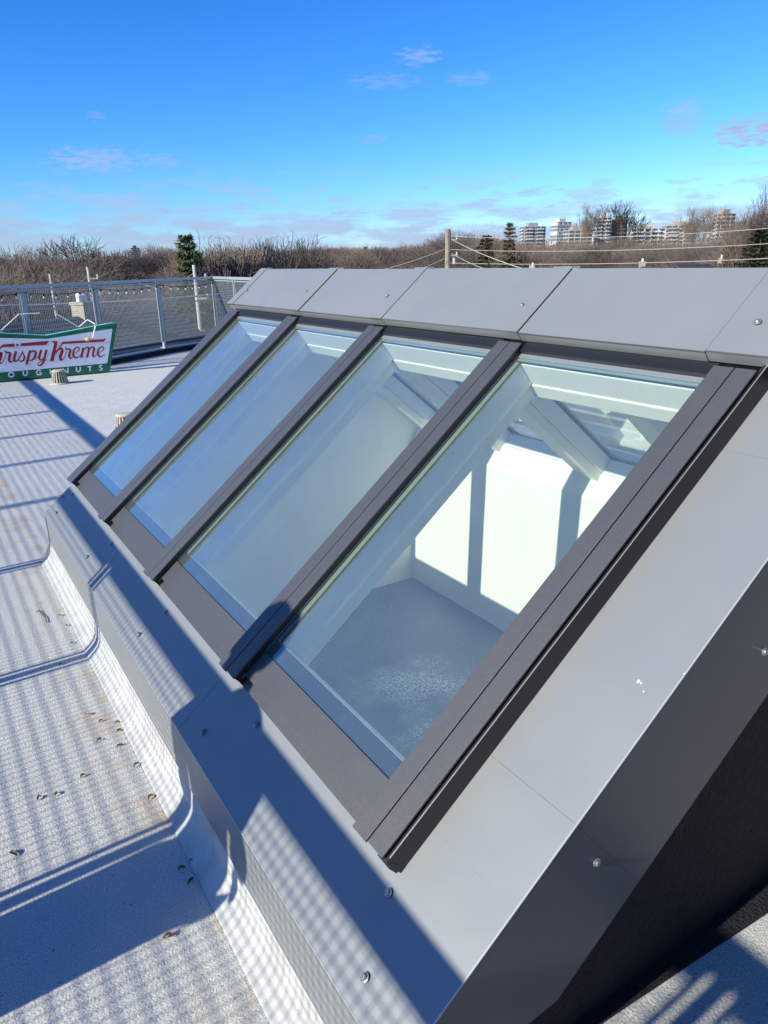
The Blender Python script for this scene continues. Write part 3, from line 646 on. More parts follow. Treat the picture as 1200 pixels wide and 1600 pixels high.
mb = MB(); n_ = Vector((-sA, 0, cA)); e1 = Vector((cA, 0, sA)); e2 = Vector((0, 1, 0))
for (px, py, r) in ((998, 1065, .0035), (1006, 1081, .0016), (1069, 1053, .0013), (1002, 1068, .002)):
    c_ = onslope(px, py); mb.poly([c_ + n_ * .0012 + (e1 * math.cos(t) + e2 * math.sin(t) * .7) * r * (1 + .35 * math.sin(3 * t + px)) for t in [k * .63 for k in range(10)]])
mb.obj('bird_dropping', MT['dropping'], sk)
# ------------------------------------------------------------------ the child standing left of the picture whose shadow falls on the roof
MT['skin'] = mat('skin', (.55, .34, .25), .5, .4); MT['coat'] = mat('navy_winter_coat', (.03, .045, .09), .8, .3, nscale=30, namt=.3); MT['trousers'] = mat('dark_jeans', (.03, .04, .07), .9, .2, nscale=60, namt=.3)
MT['hair'] = mat('brown_hair', (.05, .03, .02), .6, .4); MT['shoe'] = mat('black_shoe', (.02, .02, .02), .5, .4)
def skin_obj(name, verts, edges, radii, m, parent, sub=2, root=0):
    me = bpy.data.meshes.new(name); me.from_pydata(verts, edges, []); me.materials.append(m)
    o = bpy.data.objects.new(name, me); COL.objects.link(o)
    sm_ = o.modifiers.new('skin', 'SKIN'); sm_.use_smooth_shade = True
    for i, r in enumerate(radii):
        v = me.skin_vertices[0].data[i]; v.radius = r if isinstance(r, tuple) else (r, r); v.use_root = (i == root)
    s_ = o.modifiers.new('sub', 'SUBSURF'); s_.levels = sub; s_.render_levels = sub
    if parent: o.parent = parent
    return o
PX, PY = -.82, 1.45
pr = thing('person', (PX, PY, 0), 'child in a long navy winter coat standing by the left fence', 'person')
pr.rotation_euler.z = 0
def skp(name, v, e, r, m, root=0, sub=2):
    o = skin_obj(name, v, e, r, m, pr, sub, root); return o
# local axes: x to the skylight (front), y along the fence (shoulders)
body_v = [(0, 0, .62), (0, 0, .78), (0, 0, .93), (0, .01, 1.02), (.01, .05, 1.09), (.015, .085, 1.14), (.02, .09, 1.22), (0, .17, .98), (.02, .215, .80), (.08, .20, .64), (0, -.17, .97), (.03, -.205, .80), (.12, -.17, .66)]
body_e = [(0, 1), (1, 2), (2, 3), (3, 4), (4, 5), (5, 6), (3, 7), (7, 8), (8, 9), (3, 10), (10, 11), (11, 12)]
skp('body', body_v, body_e, [(.085, .11), (.08, .10), (.085, .12), (.08, .11), .038, .05, .075, .042, .033, .024, .042, .033, .024], MT['skin'])
skp('coat', [(0, 0, .22), (0, 0, .5), (0, 0, .80), (0, 0, .95), (0, .03, 1.04), (0, .18, .98), (.02, .228, .80), (.075, .21, .665), (0, -.18, .97), (.03, -.22, .80), (.11, -.18, .685)],
    [(0, 1), (1, 2), (2, 3), (3, 4), (3, 5), (5, 6), (6, 7), (3, 8), (8, 9), (9, 10)], [(.15, .125), (.14, .13), (.11, .14), (.115, .15), (.07, .08), .066, .055, .045, .066, .055, .045], MT['coat'])
skp('trousers', [(0, 0, .60), (0, .075, .52), (.01, .082, .32), (-.01, .085, .10), (0, -.075, .52), (.01, -.082, .32), (-.01, -.085, .10)], [(0, 1), (1, 2), (2, 3), (0, 4), (4, 5), (5, 6)], [(.09, .12), .075, .058, .048, .075, .058, .048], MT['trousers'])
for s_ in (1, -1):
    skp('shoe', [(-.04, s_ * .085, .045), (.03, s_ * .088, .04), (.11, s_ * .095, .032)], [(0, 1), (1, 2)], [.042, .04, .03], MT['shoe'])
    hx, hy, hz = (.085, .20, .63) if s_ > 0 else (.13, -.165, .65)
    skp('hand', [(hx, hy, hz), (hx + .015, hy, hz - .04)] + [(hx + .03 + .012 * k, hy, hz - .085 + .012 * k) for k in range(0)] +
        [(hx + .0 + .014 * k, hy - .004, hz - .085 - .006 * (1.5 - abs(k - 1.5))) for k in range(4)] + [(hx + .045, hy, hz - .05)], [(0, 1)] + [(1, 2 + k) for k in range(5)], [.018, .022, .0075, .008, .0075, .0065, .008], MT['skin'], sub=1)
# head: one shaped surface with brow, nose, lips, chin; eyes and ears
hd = bmesh.new(); bmesh.ops.create_uvsphere(hd, u_segments=32, v_segments=24, radius=1)
for v in hd.verts:
    x, y, z = v.co; jaw = 1 - .28 * max(0, -z) ** 1.3; X_ = x * .092 * (1 if x < 0 else .96) * (1 - .1 * max(0, -z)); Y_ = y * .072 * jaw; Z_ = z * .108
    if x > .2:
        f_ = max(0, 1 - abs(y) / .16); nz = max(0, 1 - abs(z + .12) / .22); X_ += .020 * f_ ** 1.5 * nz
        X_ -= .008 * math.exp(-((abs(y) - .36) / .16) ** 2 - ((z - .06) / .10) ** 2); X_ += .005 * math.exp(-(y / .22) ** 2 - ((z + .46) / .05) ** 2) + .005 * math.exp(-(y / .22) ** 2 - ((z + .56) / .05) ** 2) + .008 * math.exp(-(y / .25) ** 2 - ((z + .85) / .12) ** 2)
    v.co = (X_ + .02, Y_ + .09, Z_ + 1.235)
hme = bpy.data.meshes.new('head'); hd.to_mesh(hme); hd.free(); hme.materials.append(MT['skin']); hme.polygons.foreach_set('use_smooth', [True] * len(hme.polygons))
ho = bpy.data.objects.new('head', hme); COL.objects.link(ho); ho.parent = pr
MT['eye'] = mat('eye_white', (.8, .8, .8), .2, .5)
for s_ in (1, -1):
    m_ = MB().lathe((.098, .09 + s_ * .026, 1.243), [(.001, -.008), (.008, -.004), (.0095, 0), (.006, .006), (.001, .008)], 10, axis=(1, 0, 0)); o = m_.obj('eye', MT['eye'], None, smooth=True); o.parent = pr
    m_ = MB().lathe((.015, .09 + s_ * .070, 1.232), [(.002, -.004), (.014, -.002), (.019, .004), (.014, .008), (.004, .006)], 12, axis=(.3, s_, 0)); o = m_.obj('ear', MT['skin'], None, smooth=True); o.parent = pr
hb = bmesh.new(); bmesh.ops.create_uvsphere(hb, u_segments=28, v_segments=18, radius=1)
bmesh.ops.delete(hb, geom=[v for v in hb.verts if v.co.z < -.45 or (v.co.x > .45 and v.co.z < .42)], context='VERTS')
for v in hb.verts: v.co = (v.co.x * .104 + .012, v.co.y * .084 + .09 + .002 * math.sin(v.co.z * 30), v.co.z * .116 + 1.242)
hme = bpy.data.meshes.new('hair'); hb.to_mesh(hme); hb.free(); hme.materials.append(MT['hair']); ho = bpy.data.objects.new('hair', hme); COL.objects.link(ho); ho.parent = pr
#@@PART3
# ------------------------------------------------------------------ neighbourhood ground
MT['grass'] = mat('winter_grass_and_yards', (.13, .115, .07), .95, .2, nscale=.12, col2=(.17, .13, .10), detail=6.)
GZ = -7.2
MB().quad((-7000, -7000, GZ), (7000, -7000, GZ), (7000, 9000, GZ), (-7000, 9000, GZ)).obj('ground', MT['grass'], kind='structure')
# ------------------------------------------------------------------ bare trees
MT['bark'] = mat('grey_brown_bark', (.16, .125, .10), .9, .2, nscale=3, namt=.35)
MT['twigs'] = mat('brown_grey_twigs', (.20, .155, .13), .9, .2, nscale=.8, namt=.3)
MT['pale_bark'] = mat('pale_grey_bark', (.26, .21, .17), .9, .2, nscale=3, namt=.3)
MT['needles'] = mat('dark_green_needles', (.035, .065, .022), .8, .3, nscale=.9, col2=(.07, .085, .022))
MT['brown_needles'] = mat('bronze_brown_needles', (.14, .095, .05), .85, .2, nscale=.9, col2=(.08, .07, .03))
def rv(a): return Vector((random.uniform(-a, a), random.uniform(-a, a), random.uniform(-a, a)))
def limb(mb, p, q, r0, r1, sides=3):
    d = (q - p).normalized(); a = d.orthogonal().normalized(); b = a.cross(d); n = len(mb.v)
    for (c, r) in ((p, r0), (q, r1)):
        for k in range(sides):
            t = 2 * math.pi * k / sides; mb.v.append(tuple(c + (a * math.cos(t) + b * math.sin(t)) * r))
    for k in range(sides): j = (k + 1) % sides; mb.f.append((n + k, n + j, n + sides + j, n + sides + k))
def bare_tree(seed, spread=.5, upright=.5, levels=7, trunk=.22, stems=1, dense=.8, mn=.0008):
    """unit-height bare tree: trunk mesh and crown mesh"""
    random.seed(seed); T, C = MB(), MB()
    def grow(p, d, L, r, lv):
        nseg = 2 if lv > 1 else 3; q = p
        for s_ in range(nseg):
            d = (d + rv(.075) + Vector((0, 0, .06 * upright))).normalized(); q2 = q + d * L / nseg; r2 = max(mn, r * (1 - .22 / nseg * (s_ + 1)))
            limb(T if lv <= 1 else C, q, q2, r, r2, 5 if lv == 0 else 3); q = q2; r = r2
            if lv >= 2 and random.random() < .55 * dense: 
                dd = (d + rv(.9)).normalized(); limb(C, q, q + dd * L * .45, max(r * .45, mn), mn * .7)
        if lv >= levels: return
        k = 3 if lv < levels - 1 else (3 if random.random() < .5 * dense else 2)
        if lv == 0: k = 4
        ph = random.random() * 6.28
        for i in range(k):
            t = ph + i * 6.283 / k + random.uniform(-.4, .4); a = d.orthogonal().normalized(); b = a.cross(d)
            sp = spread * random.uniform(.55, 1.25); dd = (d + (a * math.cos(t) + b * math.sin(t)) * sp).normalized(); dd.z += .12 * upright; dd.normalize()
            grow(q, dd, L * random.uniform(.68, .86), max(mn, r * random.uniform(.55, .68)), lv + 1)
    for s_ in range(stems):
        d = Vector((0, 0, 1)) + (rv(.35) if stems > 1 else rv(.05)); grow(Vector((rv(.03).x, rv(.03).y, 0)) if stems > 1 else Vector((0, 0, 0)), d.normalized(), trunk * random.uniform(.9, 1.1), .016 / (1 if stems == 1 else 1.7), 0)
    zm = max(v[2] for v in C.v)
    for B in (T, C): B.v = [(x / zm, y / zm, z / zm) for x, y, z in B.v]
    return T, C
def tmesh(T, C, bark='bark', tw='twigs'): return T.mesh('trunk', MT[bark], fix=False), C.mesh('crown', MT[tw], fix=False)
VAR = [tmesh(*bare_tree(11, .55, .5)), tmesh(*bare_tree(12, .7, .2, trunk=.25)), tmesh(*bare_tree(13, .45, .9, trunk=.2)), tmesh(*bare_tree(14, .6, .4, dense=1.1)), tmesh(*bare_tree(15, .5, .6, levels=6, trunk=.28), bark='pale_bark')]
SHR = [tmesh(*bare_tree(21, .3, 1.3, levels=5, trunk=.24, stems=5, dense=.7, mn=.0011)), tmesh(*bare_tree(22, .33, 1.2, levels=5, trunk=.22, stems=6, dense=.7, mn=.0011))]
MT['dark_bark'] = mat('dark_wet_bark', (.07, .055, .045), .9, .2, nscale=3, namt=.3)
OPEN = tmesh(*bare_tree(31, .62, .3, levels=6, trunk=.26, mn=.0015), bark='dark_bark', tw='dark_bark')
POPLAR = tmesh(*bare_tree(41, .28, 1.2, levels=6, trunk=.34, dense=.8, mn=.0011), bark='pale_bark')
def tree(var, px, py, dist, label, group=None, name='bare_tree', wid=1., cat='tree', fixtop=None):
    P = at(px, py, dist); H = P.z - GZ
    t = thing(name, (P.x, P.y, GZ), label, cat, group); r = random.random() * 6.28
    m = Matrix.Translation((P.x, P.y, GZ)) @ Matrix.Rotation(r, 4, 'Z') @ Matrix.Diagonal((H * wid, H * wid, H, 1))
    inst(var[0], 'trunk', t, m); inst(var[1], 'crown', t, m); return t
random.seed(3)
tree(OPEN, 104, 368, 62, 'wide spreading dark bare tree standing behind the left fence between two pale poles', wid=1.0)
tree(VAR[1], 30, 366, 48, 'tall fine twigged bare tree at the far left edge', wid=1.1)
tree(VAR[3], 60, 382, 55, 'bare tree between the far left tree and the wide spreading one', wid=1.)
tree(VAR[0], -5, 376, 52, 'bare tree cut by the left edge of the picture')
tree(VAR[3], 22, 392, 40, 'low twiggy bare tree in front of the far left tree', wid=1.1)
tree(VAR[2], 235, 376, 95, 'rounded brush like bare tree left of the dark evergreen', wid=1.3)
tree(VAR[0], 258, 378, 100, 'bare tree touching the left side of the dark evergreen', wid=1.2)
tree(VAR[3], 226, 388, 92, 'bare tree right of the distant pale tower at left', wid=1.)
for i, (px, py, d, lab) in enumerate(((345, 362, 40, 'tallest many stemmed shrub right of the dark evergreen'), (372, 372, 38, 'many stemmed shrub in the middle of the clump above the skylight ridge'), (395, 374, 42, 'upright many stemmed shrub right of the middle of the clump'),
                                 (428, 366, 40, 'many stemmed shrub with long bare shoots near the right end of the clump'), (455, 358, 43, 'last tall shrub at the right end of the clump'), (333, 384, 42, 'low shrub right beside the dark evergreen'))):
    tree(SHR[i % 2], px, py, d, lab, 'many stemmed bare shrubs behind the skylight', 'bare_shrub', wid=.95, cat='shrub')
tree(POPLAR, 917, 316, 150, 'slim pale bare tree rising between the towers', wid=.8)
tree(OPEN, 962, 312, 150, 'dark round bare tree in front of the brown tower', wid=.75)
tree(POPLAR, 1080, 320, 140, 'tall bare tree right of the long white block', wid=1.1)
tree(POPLAR, 1104, 317, 135, 'slim bare tree left of the tan tower')
tree(POPLAR, 1158, 342, 120, 'twiggy bare tree in front of the tan tower at right', wid=.9)
tree(POPLAR, 1196, 278, 70, 'tallest bare tree at the right edge of the picture', wid=1.0)
tree(VAR[2], 1178, 318, 75, 'bare tree just left of the tallest one at the right edge', wid=.9)
lab = 'brown bare tree, one of the close band behind the skylight ridge under the towers'
for i in range(34):
    px = 690 + i * 15.6 + random.uniform(-6, 6)
    py = 373 + random.uniform(-7, 12) + (-20 if 700 < px < 790 else 0) + (-5 if px > 1150 else 0); tree(VAR[random.randrange(5)], px, py, random.uniform(85, 150), lab, 'bare trees in a band below the far towers', wid=random.uniform(.9, 1.25))
lab = 'brown bare tree, one of the middle band between the shrub clump and the utility pole'
for i in range(20):
    px = 470 + i * 12 + random.uniform(-6, 6); py = 386 - (px - 470) * .055 + random.uniform(-5, 7); tree(VAR[random.randrange(5)], px, py, random.uniform(140, 220), lab, 'bare trees left of the utility pole', wid=random.uniform(1.0, 1.4))
lab = 'brown bare tree, one of the low ones beyond the left fence'
for i in range(26):
    px = -10 + i * 16 + random.uniform(-8, 8); py = (416 if 120 < px < 215 else 404) + random.uniform(-9, 12); tree(VAR[random.randrange(5)], px, py, random.uniform(70, 150), lab, 'low bare trees beyond the left fence', wid=random.uniform(.9, 1.2))
lab = 'small bare garden tree, one of those seen through the mesh of the far fence'
for i in range(26):
    px = -10 + i * 14 + random.uniform(-6, 6); py = 440 + random.uniform(-4, 22); tree(VAR[random.randrange(5)], px, py, random.uniform(38, 60), lab, 'garden trees behind the far fence', wid=random.uniform(.9, 1.3))
# distant woods: one countless mass of twiggy crowns
random.seed(5); mb = MB()
def crown_tuft(c, w_, h_, n):
    for _ in range(n):
        a = random.random() * 6.283; rr = math.sqrt(random.random()) * w_; z = random.random() ** .8 * h_; rr *= (1 - .55 * (z / h_) ** 2)
        p = c + Vector((math.cos(a) * rr, math.sin(a) * rr, z)); q = p + Vector((math.cos(a) * random.uniform(-.2, .8), math.sin(a) * random.uniform(-.2, .8), random.uniform(-.1, 1.3))) * (h_ * .09)
        s_ = Vector((random.uniform(-1, 1), random.uniform(-1, 1), random.uniform(-.5, .5))) * (h_ * .008); n0 = len(mb.v); mb.v += [tuple(p - s_), tuple(p + s_), tuple(q)]; mb.f.append((n0, n0 + 1, n0 + 2))
for i in range(2600):
    d = 170 + 900 * random.random() ** 1.3; azm = YAW + random.uniform(-.62, .62)
    h_ = 8.65 + d * random.uniform(.006, .0195 if azm > YAW + .1 else (.0075 if azm < YAW - .2 else .015)); c = Vector((math.sin(azm) * d, math.cos(azm) * d, GZ)); crown_tuft(c, random.uniform(5, 9), h_, 150)
mb.obj('distant_woods', MT['twigs'], None)['kind'] = 'stuff'
bpy.data.objects['distant_woods']['label'] = 'brown mass of distant bare woods along the horizon'; bpy.data.objects['distant_woods']['category'] = 'woods'
# conifers
def conifer(seed, n=2600, droop=.25, wid=.22):
    random.seed(seed); T, C = MB(), MB(); T.tube([(0, 0, 0), (0, 0, .5), (0, 0, .98)], [.018, .010, .002], 6)
    whorls = 26
    for k in range(whorls):
        z = .08 + .90 * (k / whorls) ** .95; rad = wid * (1 - (z - .05) / .97) ** 1.05 * random.uniform(.7, 1.2) + .003
        nb = 9 if z < .7 else 6
        for j in range(nb):
            a = j * 6.283 / nb + random.uniform(-.3, .3); L_ = rad * random.uniform(.7, 1.2); u_ = Vector((math.cos(a), math.sin(a), 0))
            m_ = int(26 + 90 * L_ / wid)
            for i in range(m_):
                t = random.random() ** .7; p = Vector((0, 0, z)) + u_ * L_ * t + Vector((0, 0, -droop * L_ * t * t + .03 * t)) + rv(.007 + .02 * t * L_ / wid)
                s_ = .006 + .008 * random.random(); e_ = (u_ * random.uniform(.2, 1) + rv(.6) + Vector((0, 0, -.3))).normalized(); f_ = e_.orthogonal().normalized() * s_ * .42
                n0 = len(C.v); C.v += [tuple(p - f_), tuple(p + f_), tuple(p + e_ * s_ * 2)]; C.f.append((n0, n0 + 1, n0 + 2))
    return T, C
c1 = conifer(1, wid=.30); CON = tmesh(*c1, bark='bark', tw='needles'); c2 = conifer(2, wid=.24, droop=.4); CON2 = tmesh(*c2, bark='bark', tw='brown_needles')
CON3 = tmesh(*conifer(4, wid=.40, droop=.1), bark='bark', tw='needles')
cn = lambda v, px, py, d, lab, wid=1.: tree(v, px, py, d, lab, None, 'conifer', wid, 'evergreen tree')
cn(CON, 289, 359, 36.5, 'tall dark green spruce rising above the left fence', 1.0)
cn(CON, 307, 388, 38, 'shorter dark spruce half hidden behind the tall one at its right', .8)
cn(CON, 571, 384, 230, 'tiny lone spruce on the skyline left of the utility pole', 1.3)
cn(CON2, 797, 344, 90, 'bronze brown conifer left of the first pale tower', 1.2)
cn(CON2, 760, 364, 92, 'broad bronze conifer right of the utility pole', 1.5)
cn(CON3, 1192, 352, 68, 'bushy dark evergreen at the right edge', 1.5)
cn(CON3, 1140, 380, 80, 'olive evergreen low in the trees right of centre', 1.2)
cn(CON, 170, 428, 75, 'tiny dark cone shaped evergreen just above the left fence rail', 1.4)
cn(CON3, 190, 447, 48, 'dark rounded evergreen seen through the fence, right of the post behind the sign', .9)
cn(CON3, 272, 452, 50, 'leafy evergreen seen through the fence under the tall spruce', .9)
# ------------------------------------------------------------------ utility poles and wires
MT['pole'] = mat('weathered_pole_wood', (.32, .27, .22), .85, .2, nscale=4, namt=.3); MT['wireline'] = mat('weathered_aluminium_line', (.40, .385, .35), .5, .4)
MT['insul'] = mat('grey_insulator', (.45, .45, .45), .4, .4)
MT['palepole'] = mat('bleached_pole_wood', (.55, .50, .43), .85, .2, nscale=4, namt=.2)
def pole(px, py, dist, label, arm=True, r=.14, pm='pole'):
    P = at(px, py, dist); t = thing('utility_pole', (P.x, P.y, GZ), label, 'utility pole')
    MB().tube([(P.x, P.y, GZ), (P.x, P.y, P.z)], [r * 1.25, r], 10).obj('mast', MT[pm], t)
    ax = Vector((math.cos(YAW + .3), -math.sin(YAW + .3), 0))
    if arm:
        for k, dz in enumerate((-.55, -1.35)):
            c = P + Vector((0, 0, dz)); MB().tube([c - ax * .1, c + ax * .55], .05, 6).obj('bracket', MT['pole'], t)
            MB().lathe(c + ax * .5, [(.03, 0), (.07, .04), (.05, .10), (.07, .14), (.03, .2)], 8).obj('insulator', MT['insul'], t)
    return P
def line(a, b, sag, label, r=.012):
    pts = [a.lerp(b, i / 16) - Vector((0, 0, sag * 4 * (i/16) * (1 - i/16))) for i in range(17)]
    o = MB().tube(pts, r, 5).obj('overhead_wire', MT['wireline']); o['label'] = label; o['category'] = 'wire'; o['group'] = 'overhead wires'
PP = pole(700, 358, 42, 'thick pale utility pole standing above the skylight ridge', r=.15)
MB().lathe(PP + Vector((.35, -.1, -1.6)), [(.12, -.2), (.14, -.18), (.14, .18), (.1, .22)], 12).obj('terminal_box', MT['insul'], bpy.data.objects['utility_pole'])
line(at(702, 369, 42), at(1260, 352, 34), .25, 'topmost wire from the thick pole towards the right edge')
line(at(702, 390, 42), at(1260, 377, 34), .2, 'second wire from the thick pole towards the right edge')
line(at(702, 411, 42), at(1260, 401, 34), .15, 'lowest wire from the thick pole, just above the skylight ridge', .014)
line(at(706, 374, 42), at(830, 424, 26), .1, 'thick pale cable slanting down right from the thick pole', .02)
line(at(706, 396, 42), at(790, 430, 28), .1, 'shorter pale cable slanting down right beneath the thick one', .016)
line(at(698, 388, 42), at(425, 424, 60), .9, 'wire dipping left from the thick pole over the shrubs')
line(at(698, 402, 42), at(560, 432, 48), .4, 'short wire dropping left from the thick pole to the ridge')
p1 = pole(78, 428, 38, 'short pale pole left of the far fence, first from the left', False, .065, 'palepole'); p2 = pole(137, 417, 40, 'pale pole with a side bracket behind the far fence', True, .075, 'palepole'); p3 = pole(303, 414, 33, 'pale pole in front of the tall dark spruce', True, .075, 'palepole')
line(p2 - Vector((0, 0, .3)), at(86, 434, 46), .5, 'slack wire between the two left poles')
line(p3 - Vector((0, 0, .3)), at(215, 440, 52), .45, 'slack wire running left from the pole by the spruce')
line(p3 - Vector((0, 0, .2)), at(425, 428, 50), .3, 'thin wire running right from the pole by the spruce')
line(at(-40, 478, 30), at(345, 459, 33), .1, 'upper one of two thick pale cables seen through the far fence', .032)
line(at(-40, 484, 30), at(345, 467, 33), .1, 'lower one of two thick pale cables seen through the far fence', .03)
# ------------------------------------------------------------------ houses
MT['shingle'] = mat('grey_asphalt_shingle', (.075, .08, .09), .9, .2, nscale=5, namt=.3); MT['shingle2'] = mat('brown_asphalt_shingle', (.15, .11, .09), .9, .2, nscale=5, namt=.3)
MT['brick'] = mat('brown_brick', (.28, .16, .11), .85, .2, nscale=2, namt=.3); MT['palebrick'] = mat('pale_chimney_brick', (.42, .37, .29), .85, .2, nscale=4, namt=.25); MT['siding'] = mat('white_siding', (.72, .71, .67), .6, .3); MT['winglass'] = mat('dark_window_glass', (.03, .04, .05), .1, .6)
def house(c, ang_, W_, D_, eave, ridge, wall, roofm, label, courses=False, chim=None):
    t = thing('house', (c[0], c[1], GZ), label, 'house'); m = Matrix.Translation((c[0], c[1], 0)) @ Matrix.Rotation(ang_, 4, 'Z')
    def put(mb, n, mt, par=None, **k):
        o = mb.obj(n, mt, par or t, **k); o.matrix_basis = m; o.matrix_parent_inverse = (par or t).matrix_basis.inverted() if par is None else Matrix(); 
        if par is not None: o.matrix_parent_inverse = (t.matrix_basis.inverted() @ par.matrix_basis).inverted() @ t.matrix_basis.inverted() if False else (par.matrix_parent_inverse @ par.matrix_basis).inverted() @ t.matrix_basis.inverted()
        return o
    w2, d2 = W_ / 2, D_ / 2
    b = MB().box(-w2, w2, -d2, d2, GZ, eave); b.prism([(-w2, -d2, eave + .001), (-w2, 0, ridge - .1), (-w2, d2, eave + .001)], (W_, 0, 0)); wl_ = put(b, 'wall', MT[wall])
    r = MB(); ov = .45; sl_ = (ridge - eave) / d2
    for s_ in (-1, 1):
        y1 = s_ * (d2 + ov); z1 = eave - sl_ * ov
        r.hexa([(-w2 - ov, y1, z1), (w2 + ov, y1, z1), (w2 + ov, 0, ridge), (-w2 - ov, 0, ridge), (-w2 - ov, y1, z1 + .12), (w2 + ov, y1, z1 + .12), (w2 + ov, 0, ridge + .12), (-w2 - ov, 0, ridge + .12)])
    ro = put(r, 'roof', MT[roofm])
    if courses:
        k = MB(); n = 26
        for i in range(n):
            for s_ in (-1,):
                ya = s_ * (d2 + ov) * (1 - i / n); yb = s_ * (d2 + ov) * (1 - (i + 1) / n); za = eave - sl_ * ov + (ridge - eave + sl_ * ov) * i / n + .125; zb_ = za + (ridge - eave + sl_ * ov) / n
                k.hexa([(-w2 - ov, ya, za), (w2 + ov, ya, za), (w2 + ov, yb, zb_), (-w2 - ov, yb, zb_), (-w2 - ov, ya, za + .035), (w2 + ov, ya, za + .035), (w2 + ov, yb, zb_ + .004), (-w2 - ov, yb, zb_ + .004)])
        o = put(k, 'shingle_course', MT[roofm]); o['kind'] = 'stuff'
    if chim is not None:
        put(MB().box(chim - .24, chim + .24, -.3, .3, ridge - .6, ridge + .5).box(chim - .28, chim + .28, -.34, .34, ridge + .501, ridge + .6), 'chimney', MT['palebrick'])
        put(MB().lathe((chim - .1, 0, ridge + .6), [(.1, .001), (.1, .25), (.05, .3)], 8).lathe((chim + .12, 0, ridge + .6), [(.09, .001), (.09, .2), (.05, .25)], 8), 'chimney_pot', MT['siding'])
    nw = max(2, int(W_ / 3))
    for i in range(nw):
        x = -w2 + (i + .5) * W_ / nw
        for z in (GZ + 1.0, GZ + 3.6):
            if z + 1.4 > eave: continue
            put(MB().box(x - .55, x + .55, -d2 - .05, -d2 + .02, z, z + 1.3), 'window_frame', MT['siding']); put(MB().box(x - .47, x + .47, -d2 - .07, -d2 - .051, z + .08, z + 1.22), 'window', MT['winglass'])
    for z in (GZ + 3.6,):
        if z + 1.4 < eave: put(MB().box(-w2 - .05, -w2 + .02, -.6, .6, z, z + 1.3), 'window_frame', MT['siding']); put(MB().box(-w2 - .07, -w2 - .051, -.5, .5, z + .08, z + 1.22), 'window', MT['winglass'])
    return t
A_, B2 = at(30, 497, 27), at(240, 490, 31)
mid = (A_ + B2) / 2; dirr = (B2 - A_); dirr.z = 0; rz = (A_.z + B2.z) / 2
house((mid.x, mid.y), math.atan2(dirr.y, dirr.x), dirr.length + 1.0, 9.5, rz - 3.0, rz - .1, 'brick', 'shingle', 'nearest neighbouring house with a wide grey shingled roof behind the far fence', True, chim=-dirr.length / 2 + 2.6)
hs = [(200, 468, 70, .5, 'siding', 'shingle2', 'white sided house seen through the fence right of the sign'), (60, 465, 62, 1.2, 'brick', 'shingle', 'brick house seen through the fence above the sign'),
      (330, 462, 66, .2, 'brick', 'shingle2', 'brown roofed house behind the corner of the fence'), (-30, 458, 80, .7, 'siding', 'shingle', 'white sided house at the far left behind the fence'), (120, 452, 96, .9, 'brick', 'shingle2', 'brown roofed brick house between the two left poles'),
      (250, 452, 100, .3, 'siding', 'shingle', 'white house with a grey roof beyond the tall spruce'), (480, 430, 90, .8, 'brick', 'shingle', 'brick house hidden low behind the shrub clump'), (820, 425, 80, .4, 'siding', 'shingle2', 'pale house low behind the skylight ridge under the first tower'),
      (1010, 418, 85, .9, 'brick', 'shingle', 'brick house low behind the ridge under the long white block'), (1110, 414, 78, .1, 'siding', 'shingle', 'white house low behind the ridge near the right edge')]
for (px, py, d, a_, wl2, rm, lab) in hs:
    P = at(px, py, d); house((P.x, P.y), a_, 11, 8, P.z - 2.2, P.z, wl2, rm, lab, chim=2)
